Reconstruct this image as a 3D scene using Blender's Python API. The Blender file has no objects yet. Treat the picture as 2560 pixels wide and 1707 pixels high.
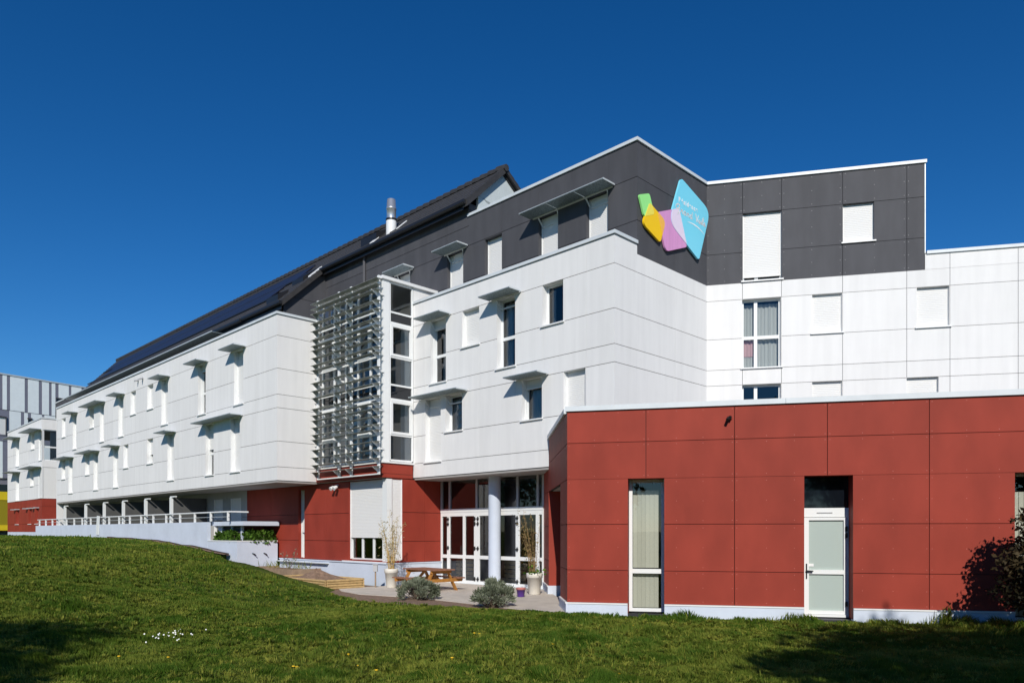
import bpy, bmesh, math, random
import numpy as np
from mathutils import Vector
R = math.radians
rng = random.Random(7)
nr = np.random.RandomState(11)
S = bpy.context.scene
COL = S.collection

# ------------------------------------------------------------------ camera, sky, sun, exposure
cam_d = bpy.data.cameras.new('camera')
cam = bpy.data.objects.new('camera', cam_d); COL.objects.link(cam)
cam.location = (0, 0, 1.8)
cam.rotation_euler = (R(90), 0, 0)
cam_d.sensor_width = 36.0
cam_d.lens = 25.85
cam_d.shift_y = 0.1854
cam_d.clip_end = 3000
S.camera = cam

SUN_EL = 33.0
SUN_DIR = Vector((-0.030, -1.0, 0)).normalized()          # horizontal direction towards the sun
world = bpy.data.worlds.new('World'); S.world = world
world.use_nodes = True
wn = world.node_tree.nodes; wl = world.node_tree.links
bg = wn['Background']; sky = wn.new('ShaderNodeTexSky')
sky.sky_type = 'NISHITA'; sky.sun_disc = False
sky.sun_elevation = R(SUN_EL)
sky.sun_rotation = math.atan2(SUN_DIR.x, SUN_DIR.y)
sky.altitude = 0; sky.air_density = 1.0; sky.dust_density = 0.0; sky.ozone_density = 7.0
hs = wn.new('ShaderNodeHueSaturation'); hs.inputs['Saturation'].default_value = 1.22
wl.new(sky.outputs[0], hs.inputs['Color'])
gm = wn.new('ShaderNodeGamma'); gm.inputs['Gamma'].default_value = 1.12
wl.new(hs.outputs[0], gm.inputs[0]); wl.new(gm.outputs[0], bg.inputs[0]); bg.inputs[1].default_value = 0.076

sun_d = bpy.data.lights.new('sun', 'SUN'); sun = bpy.data.objects.new('sun', sun_d); COL.objects.link(sun)
sun_d.energy = 4.15; sun_d.angle = R(0.5); sun_d.color = (1.0, 0.955, 0.875)
sv = Vector((SUN_DIR.x*math.cos(R(SUN_EL)), SUN_DIR.y*math.cos(R(SUN_EL)), math.sin(R(SUN_EL))))
sun.rotation_euler = sv.to_track_quat('Z', 'Y').to_euler()
sun.location = sv*60

S.view_settings.view_transform = 'Standard'; S.view_settings.look = 'None'
S.view_settings.exposure = 0.0; S.view_settings.gamma = 1.0
S.view_settings.use_curve_mapping = False
S.cycles.max_bounces = 8; S.cycles.transparent_max_bounces = 24
S.cycles.sample_clamp_indirect = 6.0

# ------------------------------------------------------------------ materials
def mat(name, col, rough=.6, metal=0.0, var=0.0, scale=3.0, stretch=None, bump=0.0, bscale=60.0, rnd=0.0, spec=.5, dirt=0.0):
    m = bpy.data.materials.new(name); m.use_nodes = True
    n = m.node_tree.nodes; l = m.node_tree.links
    b = n['Principled BSDF']
    b.inputs['Roughness'].default_value = rough; b.inputs['Metallic'].default_value = metal
    b.inputs['Specular IOR Level'].default_value = spec
    c4 = (*col, 1)
    b.inputs['Base Color'].default_value = c4
    if var or rnd or bump or dirt:
        geo = n.new('ShaderNodeNewGeometry')
        mp = n.new('ShaderNodeMapping'); l.new(geo.outputs['Position'], mp.inputs['Vector'])
        if stretch: mp.inputs['Scale'].default_value = stretch
        last = None
        if var:
            nz = n.new('ShaderNodeTexNoise'); nz.inputs['Scale'].default_value = scale; nz.inputs['Detail'].default_value = 5
            l.new(mp.outputs[0], nz.inputs['Vector'])
            mr = n.new('ShaderNodeMapRange'); mr.inputs['From Min'].default_value = .3; mr.inputs['From Max'].default_value = .7
            mr.inputs['To Min'].default_value = 1-var; mr.inputs['To Max'].default_value = 1+var
            l.new(nz.outputs['Fac'], mr.inputs['Value']); last = mr.outputs[0]
        if dirt:
            nz3 = n.new('ShaderNodeTexNoise'); nz3.inputs['Scale'].default_value = .9; nz3.inputs['Detail'].default_value = 8
            nz3.inputs['Roughness'].default_value = .7
            l.new(geo.outputs['Position'], nz3.inputs['Vector'])
            mr3 = n.new('ShaderNodeMapRange'); mr3.inputs['From Min'].default_value = .45; mr3.inputs['From Max'].default_value = .72
            mr3.inputs['To Min'].default_value = 1; mr3.inputs['To Max'].default_value = 1-dirt
            l.new(nz3.outputs['Fac'], mr3.inputs['Value'])
            if last is None: last = mr3.outputs[0]
            else:
                mm = n.new('ShaderNodeMath'); mm.operation = 'MULTIPLY'
                l.new(last, mm.inputs[0]); l.new(mr3.outputs[0], mm.inputs[1]); last = mm.outputs[0]
        if rnd:
            oi = n.new('ShaderNodeObjectInfo'); mr2 = n.new('ShaderNodeMapRange')
            mr2.inputs['To Min'].default_value = 1-rnd; mr2.inputs['To Max'].default_value = 1+rnd
            l.new(oi.outputs['Random'], mr2.inputs['Value'])
            if last is None: last = mr2.outputs[0]
            else:
                mm = n.new('ShaderNodeMath'); mm.operation = 'MULTIPLY'
                l.new(last, mm.inputs[0]); l.new(mr2.outputs[0], mm.inputs[1]); last = mm.outputs[0]
        if last is not None:
            hv = n.new('ShaderNodeHueSaturation'); hv.inputs['Color'].default_value = c4
            l.new(last, hv.inputs['Value']); l.new(hv.outputs[0], b.inputs['Base Color'])
        if bump:
            nb = n.new('ShaderNodeTexNoise'); nb.inputs['Scale'].default_value = bscale; nb.inputs['Detail'].default_value = 4
            l.new(geo.outputs['Position'], nb.inputs['Vector'])
            bp = n.new('ShaderNodeBump'); bp.inputs['Strength'].default_value = bump; bp.inputs['Distance'].default_value = .02
            l.new(nb.outputs['Fac'], bp.inputs['Height']); l.new(bp.outputs[0], b.inputs['Normal'])
    return m

M = {}
M['white'] = mat('white_cladding', (.79, .778, .762), .75, spec=.2, var=.035, scale=1.6, stretch=(3, 3, .25), rnd=.02, dirt=.03)
M['dark'] = mat('anthracite_cladding', (.079, .079, .087), .68, spec=.22, var=.10, scale=1.4, stretch=(2, 2, .5), rnd=.05, dirt=.06)
M['red'] = mat('brick_red_cladding', (.297, .0435, .0265), .62, spec=.2, var=.11, scale=1.2, stretch=(1.5, 1.5, .7), rnd=.04, dirt=.05)
M['backing'] = mat('wall_backing', (.03, .03, .032), .9)
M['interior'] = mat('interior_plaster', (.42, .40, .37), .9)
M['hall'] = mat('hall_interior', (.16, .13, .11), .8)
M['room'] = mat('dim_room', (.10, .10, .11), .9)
M['stairbeige'] = mat('stair_hall_plaster', (.62, .56, .50), .9)
M['trim'] = mat('white_trim', (.80, .80, .79), .4, var=.02, scale=4)
M['pvc'] = mat('white_pvc', (.80, .81, .80), .35)
M['alu'] = mat('grey_white_coping', (.66, .70, .72), .4, var=.05, scale=2.5, dirt=.08)
M['shutter'] = mat('white_roller_shutter', (.78, .77, .75), .6, spec=.2)
M['plinth'] = mat('blue_white_render', (.60, .65, .745), .85, var=.04, scale=1.2, stretch=(1, 1, .5), bump=.1, bscale=120, dirt=.10)
M['soffit'] = mat('soffit_board', (.36, .34, .32), .7, var=.04, scale=2)
M['galv'] = None
M['steel'] = mat('stainless_steel', (.62, .64, .68), .36, .75)
M['finmetal'] = mat('fin_aluminium', (.33, .345, .31), .42, .35)
M['gutter'] = mat('black_gutter', (.018, .018, .02), .35)
M['roof'] = mat('roof_tiles', (.042, .039, .038), .6, var=.2, scale=6, rnd=.1)
M['solar'] = mat('solar_glass', (.018, .022, .045), .45, 0, spec=.3)
M['solarframe'] = mat('solar_frame', (.04, .04, .05), .4, .5)
M['pale_gable'] = mat('pale_gable_render', (.55, .60, .60), .8, var=.03)
M['concrete'] = mat('terrace_concrete', (.58, .515, .44), .9, var=.10, scale=3, bump=.25, bscale=90, dirt=.18)
M['soil'] = mat('brown_soil', (.22, .142, .096), .95, var=.3, scale=9, bump=.9, bscale=40)
M['log'] = mat('half_round_timber', (.50, .34, .15), .7, var=.22, scale=5, stretch=(2, 2, 6), rnd=.12, bump=.15)
M['oldwood'] = mat('weathered_timber', (.29, .205, .135), .8, var=.2, scale=5, rnd=.12)
M['tablewood'] = mat('stained_table_wood', (.42, .185, .035), .5, var=.2, scale=8, rnd=.1)
M['tabletop'] = mat('reddish_table_planks', (.27, .125, .075), .6, var=.15, scale=8, rnd=.1)
M['pot'] = mat('white_plastic_pot', (.78, .74, .66), .5, var=.03, dirt=.15)
M['purple'] = mat('purple_pot', (.10, .035, .26), .4)
M['terracotta'] = mat('rusty_pink_rim', (.45, .16, .14), .7, var=.15)
M['black'] = mat('black_plastic', (.012, .012, .013), .4)
M['terracewall'] = mat('terrace_wall_render', (.42, .415, .40), .8, var=.04)
M['screw2'] = mat('grey_screw_heads', (.22, .22, .23), .5)
M['partition'] = mat('grey_partition_board', (.09, .09, .088), .7, var=.08)
M['grey'] = mat('grey_plastic', (.42, .42, .43), .5)
M['column'] = mat('pale_blue_column', (.56, .62, .72), .7, var=.04, scale=2, dirt=.06)
M['yellow'] = mat('yellow_cladding', (.83, .60, .015), .45, var=.04)
M['yellowmesh'] = mat('yellow_mesh_screen', (.35, .27, .008), .6, var=.08, scale=20)
M['palestripe'] = mat('pale_blue_white_cladding', (.84, .89, .90), .5, var=.03, rnd=.03)
M['greystripe'] = mat('grey_violet_cladding', (.20, .20, .25), .45, var=.05, rnd=.06)
M['bark'] = mat('tree_bark', (.12, .09, .06), .9, var=.3, scale=10, bump=.6)
M['curtain'] = mat('pale_curtain', (.50, .51, .50), .9)
M['pinkcurtain'] = mat('pink_curtain', (.62, .40, .42), .9)
M['blind'] = mat('vertical_blind_fabric', (.52, .50, .43), .85, rnd=.09)
M['frosted'] = mat('frosted_film', (.40, .47, .435), .4)
M['green_s'] = mat('sign_green', (.36, .88, .27), .35)
M['orange_s'] = mat('sign_amber', (1.0, .62, .004), .35)
M['pink_s'] = mat('sign_pink', (.74, .33, .62), .35, var=.08, scale=4, stretch=(6, 6, .3))
M['blue_s'] = mat('sign_sky_blue', (.22, .74, .93), .35)
M['ygreen_s'] = mat('sign_pale_yellow', (.95, .80, .10), .35)
M['lorange_s'] = mat('sign_light_orange', (.98, .52, .09), .35)
M['lilac_s'] = mat('sign_lilac', (.86, .74, .88), .35)
M['lettering'] = mat('sign_white_lettering', (.95, .96, .96), .5)
M['bracketdark'] = mat('sign_edge_dark', (.02, .02, .02), .6)
M['lightgreen'] = mat('green_plastic', (.15, .5, .2), .5)

def galv_mat():
    m = mat('galvanised_grating', (.33, .37, .385), .5, .25)
    n = m.node_tree.nodes; l = m.node_tree.links; b = n['Principled BSDF']
    geo = n.new('ShaderNodeNewGeometry')
    w = n.new('ShaderNodeTexVoronoi'); w.inputs['Scale'].default_value = 22
    l.new(geo.outputs['Position'], w.inputs['Vector'])
    r = n.new('ShaderNodeMapRange'); r.inputs['From Min'].default_value = .1; r.inputs['From Max'].default_value = .6
    r.inputs['To Min'].default_value = .55; r.inputs['To Max'].default_value = 1.2
    l.new(w.outputs['Distance'], r.inputs['Value'])
    hv = n.new('ShaderNodeHueSaturation'); hv.inputs['Color'].default_value = (.235, .285, .30, 1)
    l.new(r.outputs[0], hv.inputs['Value']); l.new(hv.outputs[0], b.inputs['Base Color'])
    return m
M['galv'] = galv_mat()
M['galvedge'] = mat('galvanised_edge', (.60, .64, .66), .45, .2, var=.08, scale=6)

def glass_mat(name, tint, ior=1.5, boost=1.0):
    m = bpy.data.materials.new(name); m.use_nodes = True
    n = m.node_tree.nodes; l = m.node_tree.links
    for x in list(n): n.remove(x)
    out = n.new('ShaderNodeOutputMaterial'); mix = n.new('ShaderNodeMixShader')
    tr = n.new('ShaderNodeBsdfTransparent'); tr.inputs[0].default_value = (*tint, 1)
    gl = n.new('ShaderNodeBsdfGlossy'); gl.inputs['Roughness'].default_value = .0; gl.inputs[0].default_value = (1, 1, 1, 1)
    fr = n.new('ShaderNodeFresnel'); fr.inputs[0].default_value = ior
    geo = n.new('ShaderNodeNewGeometry'); nz = n.new('ShaderNodeTexNoise'); nz.inputs['Scale'].default_value = .8
    l.new(geo.outputs['Position'], nz.inputs['Vector'])
    bp = n.new('ShaderNodeBump'); bp.inputs['Strength'].default_value = .05; bp.inputs['Distance'].default_value = .03
    l.new(nz.outputs['Fac'], bp.inputs['Height']); l.new(bp.outputs[0], gl.inputs['Normal'])
    mu = n.new('ShaderNodeMath'); mu.operation = 'MULTIPLY'; mu.inputs[1].default_value = boost; mu.use_clamp = True
    l.new(fr.outputs[0], mu.inputs[0]); l.new(mu.outputs[0], mix.inputs[0])
    l.new(tr.outputs[0], mix.inputs[1]); l.new(gl.outputs[0], mix.inputs[2]); l.new(mix.outputs[0], out.inputs[0])
    return m
M['glass'] = glass_mat('window_glass', (.85, .88, .875), 1.5, 1.7)
M['spandrel'] = mat('dark_spandrel_glass', (.006, .008, .012), .04, spec=.6)

def leaf_mat(name, c1, c2, trans=.35, rough=.6, spec=.12):
    m = bpy.data.materials.new(name); m.use_nodes = True
    n = m.node_tree.nodes; l = m.node_tree.links
    b = n['Principled BSDF']; b.inputs['Roughness'].default_value = rough; b.inputs['Specular IOR Level'].default_value = spec
    at = n.new('ShaderNodeAttribute'); at.attribute_name = 'tone'
    rp = n.new('ShaderNodeMix'); rp.data_type = 'RGBA'
    rp.inputs[6].default_value = (*c1, 1); rp.inputs[7].default_value = (*c2, 1)
    l.new(at.outputs['Fac'], rp.inputs[0])
    l.new(rp.outputs[2], b.inputs['Base Color'])
    t = n.new('ShaderNodeBsdfTranslucent'); l.new(rp.outputs[2], t.inputs[0])
    mx = n.new('ShaderNodeMixShader'); mx.inputs[0].default_value = trans
    l.new(b.outputs[0], mx.inputs[1]); l.new(t.outputs[0], mx.inputs[2])
    l.new(mx.outputs[0], n['Material Output'].inputs[0])
    return m
M['grass'] = leaf_mat('grass_blades', (.072, .142, .014), (.36, .365, .062), .42)
M['leaf'] = leaf_mat('tree_leaves', (.02, .045, .010), (.07, .12, .025), .25)
M['hedge'] = leaf_mat('bright_hedge_leaves', (.035, .085, .010), (.12, .22, .03), .3)
M['santolina'] = leaf_mat('silver_grey_foliage', (.095, .115, .065), (.31, .335, .245), .15, .8)
M['bamboo'] = leaf_mat('bamboo_leaves', (.30, .24, .08), (.62, .54, .33), .3)
M['bamboo2'] = leaf_mat('dry_bamboo_leaves', (.16, .14, .04), (.42, .30, .14), .3)
M['bushleaf'] = leaf_mat('dark_bush_leaves', (.018, .016, .007), (.075, .055, .026), .2)
M['cane'] = mat('bamboo_cane', (.55, .34, .06), .5, var=.2, scale=9)
M['drycane'] = mat('dry_brown_cane', (.27, .17, .07), .7, var=.25, scale=9)
M['twig'] = mat('brown_twigs', (.16, .12, .085), .9)
M['petal_y'] = mat('dandelion_yellow', (.85, .52, .01), .7)
M['petal_w'] = mat('daisy_white', (.85, .85, .82), .7)

# ------------------------------------------------------------------ builder helpers
class MB:
    def __init__(s): s.v = []; s.f = []
    def quad(s, pts):
        i = len(s.v); s.v += [tuple(p) for p in pts]; s.f.append(tuple(range(i, i+len(pts))))
    def hexa(s, p):           # p: 8 points, bottom 4 then top 4 (either winding)
        i = len(s.v); s.v += [tuple(q) for q in p]
        a, b, c, d = (Vector(p[0]), Vector(p[1]), Vector(p[3]), Vector(p[4]))
        det = (b-a).cross(c-a).dot(d-a)
        fs = [(0, 3, 2, 1), (4, 5, 6, 7), (0, 1, 5, 4), (1, 2, 6, 5), (2, 3, 7, 6), (3, 0, 4, 7)]
        for q in fs:
            q = tuple(i+k for k in q)
            s.f.append(q if det > 0 else q[::-1])
    def prism(s, poly, z0, z1):
        n = len(poly); i = len(s.v)
        A = sum(poly[k][0]*poly[(k+1) % n][1]-poly[(k+1) % n][0]*poly[k][1] for k in range(n))
        if A < 0: poly = poly[::-1]
        s.v += [(x, y, z0) for x, y in poly]+[(x, y, z1) for x, y in poly]
        s.f.append(tuple(i+k for k in range(n))[::-1]); s.f.append(tuple(i+n+k for k in range(n)))
        for k in range(n):
            s.f.append((i+k, i+(k+1) % n, i+n+(k+1) % n, i+n+k))
    def bar(s, a, b, w, h=None, up=(0, 0, 1)):
        h = w if h is None else h
        a, b = Vector(a), Vector(b); d = (b-a).normalized(); u = Vector(up)
        if abs(d.dot(u)) > .98: u = Vector((1, 0, 0))
        x = d.cross(u).normalized(); y = x.cross(d).normalized()
        x *= w/2; y *= h/2
        s.hexa([a-x-y, a+x-y, a+x+y, a-x+y, b-x-y, b+x-y, b+x+y, b-x+y])
    def tube(s, pts, rads, k=8, cap=True):
        pts = [Vector(p) for p in pts]; i0 = len(s.v)
        if not hasattr(rads, '__len__'): rads = [rads]*len(pts)
        for j, p in enumerate(pts):
            d = (pts[min(j+1, len(pts)-1)]-pts[max(j-1, 0)]).normalized()
            u = Vector((0, 0, 1)) if abs(d.z) < .9 else Vector((1, 0, 0))
            x = d.cross(u).normalized(); y = d.cross(x).normalized()
            for q in range(k):
                a = 2*math.pi*q/k
                s.v.append(tuple(p+x*math.cos(a)*rads[j]+y*math.sin(a)*rads[j]))
        for j in range(len(pts)-1):
            for q in range(k):
                s.f.append((i0+j*k+q, i0+j*k+(q+1) % k, i0+(j+1)*k+(q+1) % k, i0+(j+1)*k+q))
        if cap:
            s.f.append(tuple(i0+q for q in range(k))[::-1]); s.f.append(tuple(i0+(len(pts)-1)*k+q for q in range(k)))
    def lathe(s, c, prof, k=20):
        i0 = len(s.v)
        for r_, z in prof:
            for q in range(k):
                a = 2*math.pi*q/k; s.v.append((c[0]+r_*math.cos(a), c[1]+r_*math.sin(a), c[2]+z))
        for j in range(len(prof)-1):
            for q in range(k):
                s.f.append((i0+j*k+q, i0+j*k+(q+1) % k, i0+(j+1)*k+(q+1) % k, i0+(j+1)*k+q))
    def build(s, name, m, parent=None, smooth=False, kind=None, label=None, bevel=0):
        v = np.array(s.v, dtype=float)
        c = (v.min(0)+v.max(0))/2; c[2] = v[:, 2].min()
        me = bpy.data.meshes.new(name)
        me.from_pydata([tuple(p) for p in (v-c)], [], s.f)
        if smooth:
            me.polygons.foreach_set('use_smooth', [True]*len(me.polygons))
        me.materials.append(m); me.update()
        o = bpy.data.objects.new(name, me); COL.objects.link(o)
        place(o, c, parent)
        if kind: o['kind'] = kind
        if label: o['label'] = label
        if bevel:
            bv = o.modifiers.new('bevel', 'BEVEL'); bv.width = bevel; bv.segments = 2; bv.limit_method = 'ANGLE'
        return o
WP = {}
def place(o, c, parent):
    WP[o.name] = Vector(c)
    if parent is not None:
        o.parent = parent; o.location = Vector(c)-WP[parent.name]
    else:
        o.location = c
def tag(o, label, cat, group=None):
    o['label'] = label; o['category'] = cat
    if group: o['group'] = group
    return o
def thing(name, label, cat, loc, group=None):
    o = bpy.data.objects.new(name, None); COL.objects.link(o)
    o.empty_display_size = .3
    place(o, loc, None)
    return tag(o, label, cat, group)

# ------------------------------------------------------------------ wall frames
EM = Vector((-.7084, .7058, 0)); EN = Vector((.7058, .7084, 0))
class Frame:
    def __init__(s, o, d, n): s.o = Vector(o); s.d = Vector(d).normalized(); s.n = Vector(n).normalized()
    def p(s, a, z, dep=0.0):
        q = s.o+s.d*a+s.n*dep; return Vector((q.x, q.y, z))
    def box(s, mb, a0, a1, z0, z1, d0, d1):
        mb.hexa([s.p(a0, z0, d0), s.p(a1, z0, d0), s.p(a1, z0, d1), s.p(a0, z0, d1),
                 s.p(a0, z1, d0), s.p(a1, z1, d0), s.p(a1, z1, d1), s.p(a0, z1, d1)])
    def pane(s, mb, a0, a1, z0, z1, dep):
        q = [s.p(a0, z0, dep), s.p(a1, z0, dep), s.p(a1, z1, dep), s.p(a0, z1, dep)]
        if (q[1]-q[0]).cross(q[3]-q[0]).dot(s.n) < 0: q = q[::-1]
        mb.quad(q)
def FM(N): return Frame(EN*N, EM, -EN)                 # facades parallel to the long wing, s = m
def FP(m): return Frame(EM*m, EN, -EM)                 # faces across it, s = n
def mn(m, n): q = EM*m+EN*n; return (q.x, q.y)
RO = Vector((6.085, 22.98, 0)); RD = Vector((.9743, -.2252, 0)); RN = Vector((-.2252, -.9743, 0))
FR = Frame(RO, RD, RN)
FO = Vector((1.231, 16.4, 0)); FF = Frame(FO, RD, RN)
SD = Vector((-.034, .9994, 0)); FS = Frame(FO, SD, (-.9994, -.034, 0))
ROWS = [3.68, 4.17, 5.11, 6.33, 6.82, 7.77, 8.97, 9.74]

def subtract(rects, o):
    out = []
    for (a0, a1, b0, b1) in rects:
        c0, c1, d0, d1 = max(a0, o[0]), min(a1, o[1]), max(b0, o[2]), min(b1, o[3])
        if c1-c0 < 1e-4 or d1-d0 < 1e-4: out.append((a0, a1, b0, b1)); continue
        if c0 > a0+1e-4: out.append((a0, c0, b0, b1))
        if c1 < a1-1e-4: out.append((c1, a1, b0, b1))
        if d0 > b0+1e-4: out.append((c0, c1, b0, d0))
        if d1 < b1-1e-4: out.append((c0, c1, d1, b1))
    return out
def panels(parent, F, ss, zs, m, ops=(), gv=.006, gh=.016, th=.02, only=None):
    for i in range(len(ss)-1):
        for j in range(len(zs)-1):
            if only and not only((ss[i]+ss[i+1])/2, (zs[j]+zs[j+1])/2): continue
            r = [(ss[i]+(gv/2 if i else 0), ss[i+1]-(gv/2 if i < len(ss)-2 else 0), zs[j]+(gh/2 if j else 0), zs[j+1]-gh/2)]
            for o in ops: r = subtract(r, o)
            r = [q for q in r if q[1]-q[0] > .012 and q[3]-q[2] > .012]
            if not r: continue
            grp = []
            for q in r:
                hit = [g for g in grp if any(q[0] < t[1]+.002 and q[1] > t[0]-.002 and q[2] < t[3]+.002 and q[3] > t[2]-.002 for t in g)]
                for g in hit: grp.remove(g)
                grp.append(sum(hit, [])+[q])
            for g in grp:
                mb = MB()
                for q in g: F.box(mb, *q, -th, 0)
                mb.build('panel', m, parent)
def backing(parent, F, s0, s1, z0, z1, ops=(), d0=-.12, d1=-.045, m=None):
    r = [(s0, s1, z0, z1)]
    for o in ops: r = subtract(r, (o[0]-.014, o[1]+.014, o[2]-.014, o[3]+.014))
    mb = MB()
    for q in r: F.box(mb, *q, d0, d1)
    return mb.build('wall', m or M['backing'], parent)
def coping(parent, F, s0, s1, z, m=None, d0=-.34, d1=.045, h=.09):
    mb = MB(); F.box(mb, s0, s1, z-h, z, d0, d1)
    return mb.build('coping', m or M['alu'], parent)

def wavy(F, a0, a1, z0, z1, dep, amp, n):
    mb = MB(); pts = []
    for k in range(n+1):
        a = a0+(a1-a0)*k/n
        pts.append((a, dep+amp*math.sin(k*1.9)+amp*.5*math.sin(k*.73)))
    for k in range(n):
        mb.quad([F.p(pts[k][0], z0, pts[k][1]), F.p(pts[k+1][0], z0, pts[k+1][1]), F.p(pts[k+1][0], z1, pts[k+1][1]), F.p(pts[k][0], z1, pts[k][1])])
    return mb
def shutter_mesh(F, a0, a1, z0, z1, dep, pitch=.052):
    mb = MB(); n = max(1, int((z1-z0)/pitch)); h = (z1-z0)/n
    for k in range(n):
        za = z0+k*h
        prof = [(za, -.0035), (za+h*.10, .0015), (za+h*.55, .003), (za+h*.96, .0005), (za+h, -.0035)]
        for (x0, y0), (x1, y1) in zip(prof[:-1], prof[1:]):
            q = [F.p(a0, x0, dep+y0), F.p(a1, x0, dep+y0), F.p(a1, x1, dep+y1), F.p(a0, x1, dep+y1)]
            if (q[1]-q[0]).cross(q[3]-q[0]).dot(F.n) < 0: q = q[::-1]
            mb.quad(q)
    return mb
def window(parent, F, s0, s1, z0, z1, rm, depth=.22, cols=1, split=None, shut=0.0, curtain=None, sill=True, fw=.055, bottom_reveal=True, colpos=None, box=True):
    d = -depth
    g = MB()
    F.box(g, s0+.001, s0+fw, z0+.001, z1-.001, d-.06, d); F.box(g, s1-fw, s1-.001, z0+.001, z1-.001, d-.06, d)
    F.box(g, s0+fw, s1-fw, z0+.001, z0+fw, d-.06, d); F.box(g, s0+fw, s1-fw, z1-fw, z1-.001, d-.06, d)
    xs = [s0+fw]
    for c in range(1, cols):
        x = s0+(s1-s0)*(colpos if colpos else c/cols)
        F.box(g, x-.05, x+.05, z0+fw, z1-fw, d-.06, d+.004); xs += [x-.05, x+.05]
    xs.append(s1-fw)
    zz = [z0+fw]
    if split:
        for a, b in zip(xs[::2], xs[1::2]): F.box(g, a, b, split-.05, split+.05, d-.06, d+.006)
        zz += [split-.05, split+.05]
    zz.append(z1-fw)
    w = g.build('window', M['pvc'], parent)
    # thin sashes and panes
    for a, b in zip(xs[::2], xs[1::2]):
        for c, e in zip(zz[::2], zz[1::2]):
            q = MB(); F.pane(q, a, b, c, e, d-.03); q.build('pane', M['glass'], w)
    t = MB()                                   # reveal lining
    e = -.0206; dd = d-.055
    F.box(t, s0-.012, s0, z0-.012, z1+.012, dd, e); F.box(t, s1, s1+.012, z0-.012, z1+.012, dd, e)
    F.box(t, s0, s1, z1, z1+.012, dd, e)
    if z0 > .1: F.box(t, s0, s1, z0-.012, z0, dd, e)
    t.build('reveal', rm, w)
    if sill:
        q = MB(); F.box(q, s0-.05, s1+.05, z0-.03, z0+.008, -.003, .055); F.box(q, s0+.001, s1-.001, z0, z0+.015, d+.008, -.003)
        q.build('sill', M['trim'], w)
    if shut > 0:
        zb = z1-(z1-z0-.02)*shut
        sm = shutter_mesh(F, s0+.02, s1-.02, zb, z1-.004, d+.05)
        F.box(sm, s0+.02, s1-.02, zb-.03, zb, d+.035, d+.06)
        sm.build('shutter', M['shutter'], w)
        for a, b in ((s0+.001, s0+.02), (s1-.02, s1-.001)):
            q = MB(); F.box(q, a, b, z0+.02, z1-.003, d+.01, d+.075); q.build('shutter_rail', M['pvc'], w)
    if curtain:
        for (a, b, mt) in curtain:
            x0, x1 = s0+(s1-s0)*a, s0+(s1-s0)*b
            c = wavy(F, x0, x1, z0+.06, z1-.10, d-.16, .022, max(6, int((x1-x0)/.035)))
            c.build('curtain', mt, w, smooth=True)
    return w
def sunshade(parent, F, s0, s1, z, out=.52, seams=0, ops=()):
    zt = z; z += .03
    n = seams+1; o = None
    for k in range(n):
        a, b = s0+(s1-s0)*k/n+(.012 if k else 0), s0+(s1-s0)*(k+1)/n-(.012 if k < n-1 else 0)
        g = MB(); F.box(g, a, b, z, z+.018, .03, out)
        if o is None: o = g.build('sunshade', M['galv'], parent)
        else: g.build('plate', M['galv'], o)
    e = MB()
    F.box(e, s0, s1, z+.0185, z+.032, out-.008, out+.004); F.box(e, s0-.006, s0, z-.008, z+.04, .03, out+.004); F.box(e, s1, s1+.006, z-.008, z+.04, .03, out+.004)
    e.build('rim', M['galvedge'], o)
    r = MB(); F.box(r, s0+.08, s1-.08, z-.04, z-.001, .004, .03); r.build('rail', M['trim'], o)
    for (a, b, c, d) in ops:
        if abs(d-zt) > .03 or a < s0-.1 or b > s1+.1: continue
        q = MB()
        q.bar(F.p(b-.01, z-.03, .03), F.p(b-.05, z-.30, -.15), .035); q.bar(F.p(a+.01, z-.03, .03), F.p(a+.05, z-.30, -.15), .035)
        q.bar(F.p(b-.05, z-.30, -.15), F.p(a+.05, z-.30, -.15), .035)
        q.build('bracket', M['trim'], o)
    return o

# ------------------------------------------------------------------ terrain
HX = np.array([-300, -60, -25, -17, -14, -12, -9.5, -7.9, -6.7, -5.5, -4.2, 0, 9, 15, 60, 300.])
HZ = np.array([1.5, 1.5, 1.46, 1.38, 1.16, .94, .70, .44, .24, .07, .0, 0, -.04, -.08, -.1, -.1])
EX = np.array([-300, -80, -45.5, -43, -30.5, -30, -12.6, -11, -9.5, -7.9, -6.7, -5.66, -4.2, -1.44, -.2, 1.06, 1.24, 16, 300.])
EY = np.array([310, 101, 62.8, 61.5, 49.0, 48., 30.55, 27.9, 25.2, 23.8, 22.6, 21.6, 20.15, 17.5, 16.45, 16.15, 16.32, 12.95, -50])
def vnoise(x, y, sc, seed=0):
    x = np.asarray(x)/sc; y = np.asarray(y)/sc
    i = np.floor(x).astype(np.int64); j = np.floor(y).astype(np.int64); fx = x-i; fy = y-j
    fx = fx*fx*(3-2*fx); fy = fy*fy*(3-2*fy)
    def h(a, b):
        n = (a*374761393+b*668265263+seed*974634777) & 0x7fffffff
        n = ((n ^ (n >> 13))*1274126177) & 0x7fffffff
        return ((n ^ (n >> 16)) & 0xffff)/65535.0
    return (h(i, j)*(1-fx)+h(i+1, j)*fx)*(1-fy)+(h(i, j+1)*(1-fx)+h(i+1, j+1)*fx)*fy
def ss01(t): t = np.clip(t, 0, 1); return t*t*(3-2*t)
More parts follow.
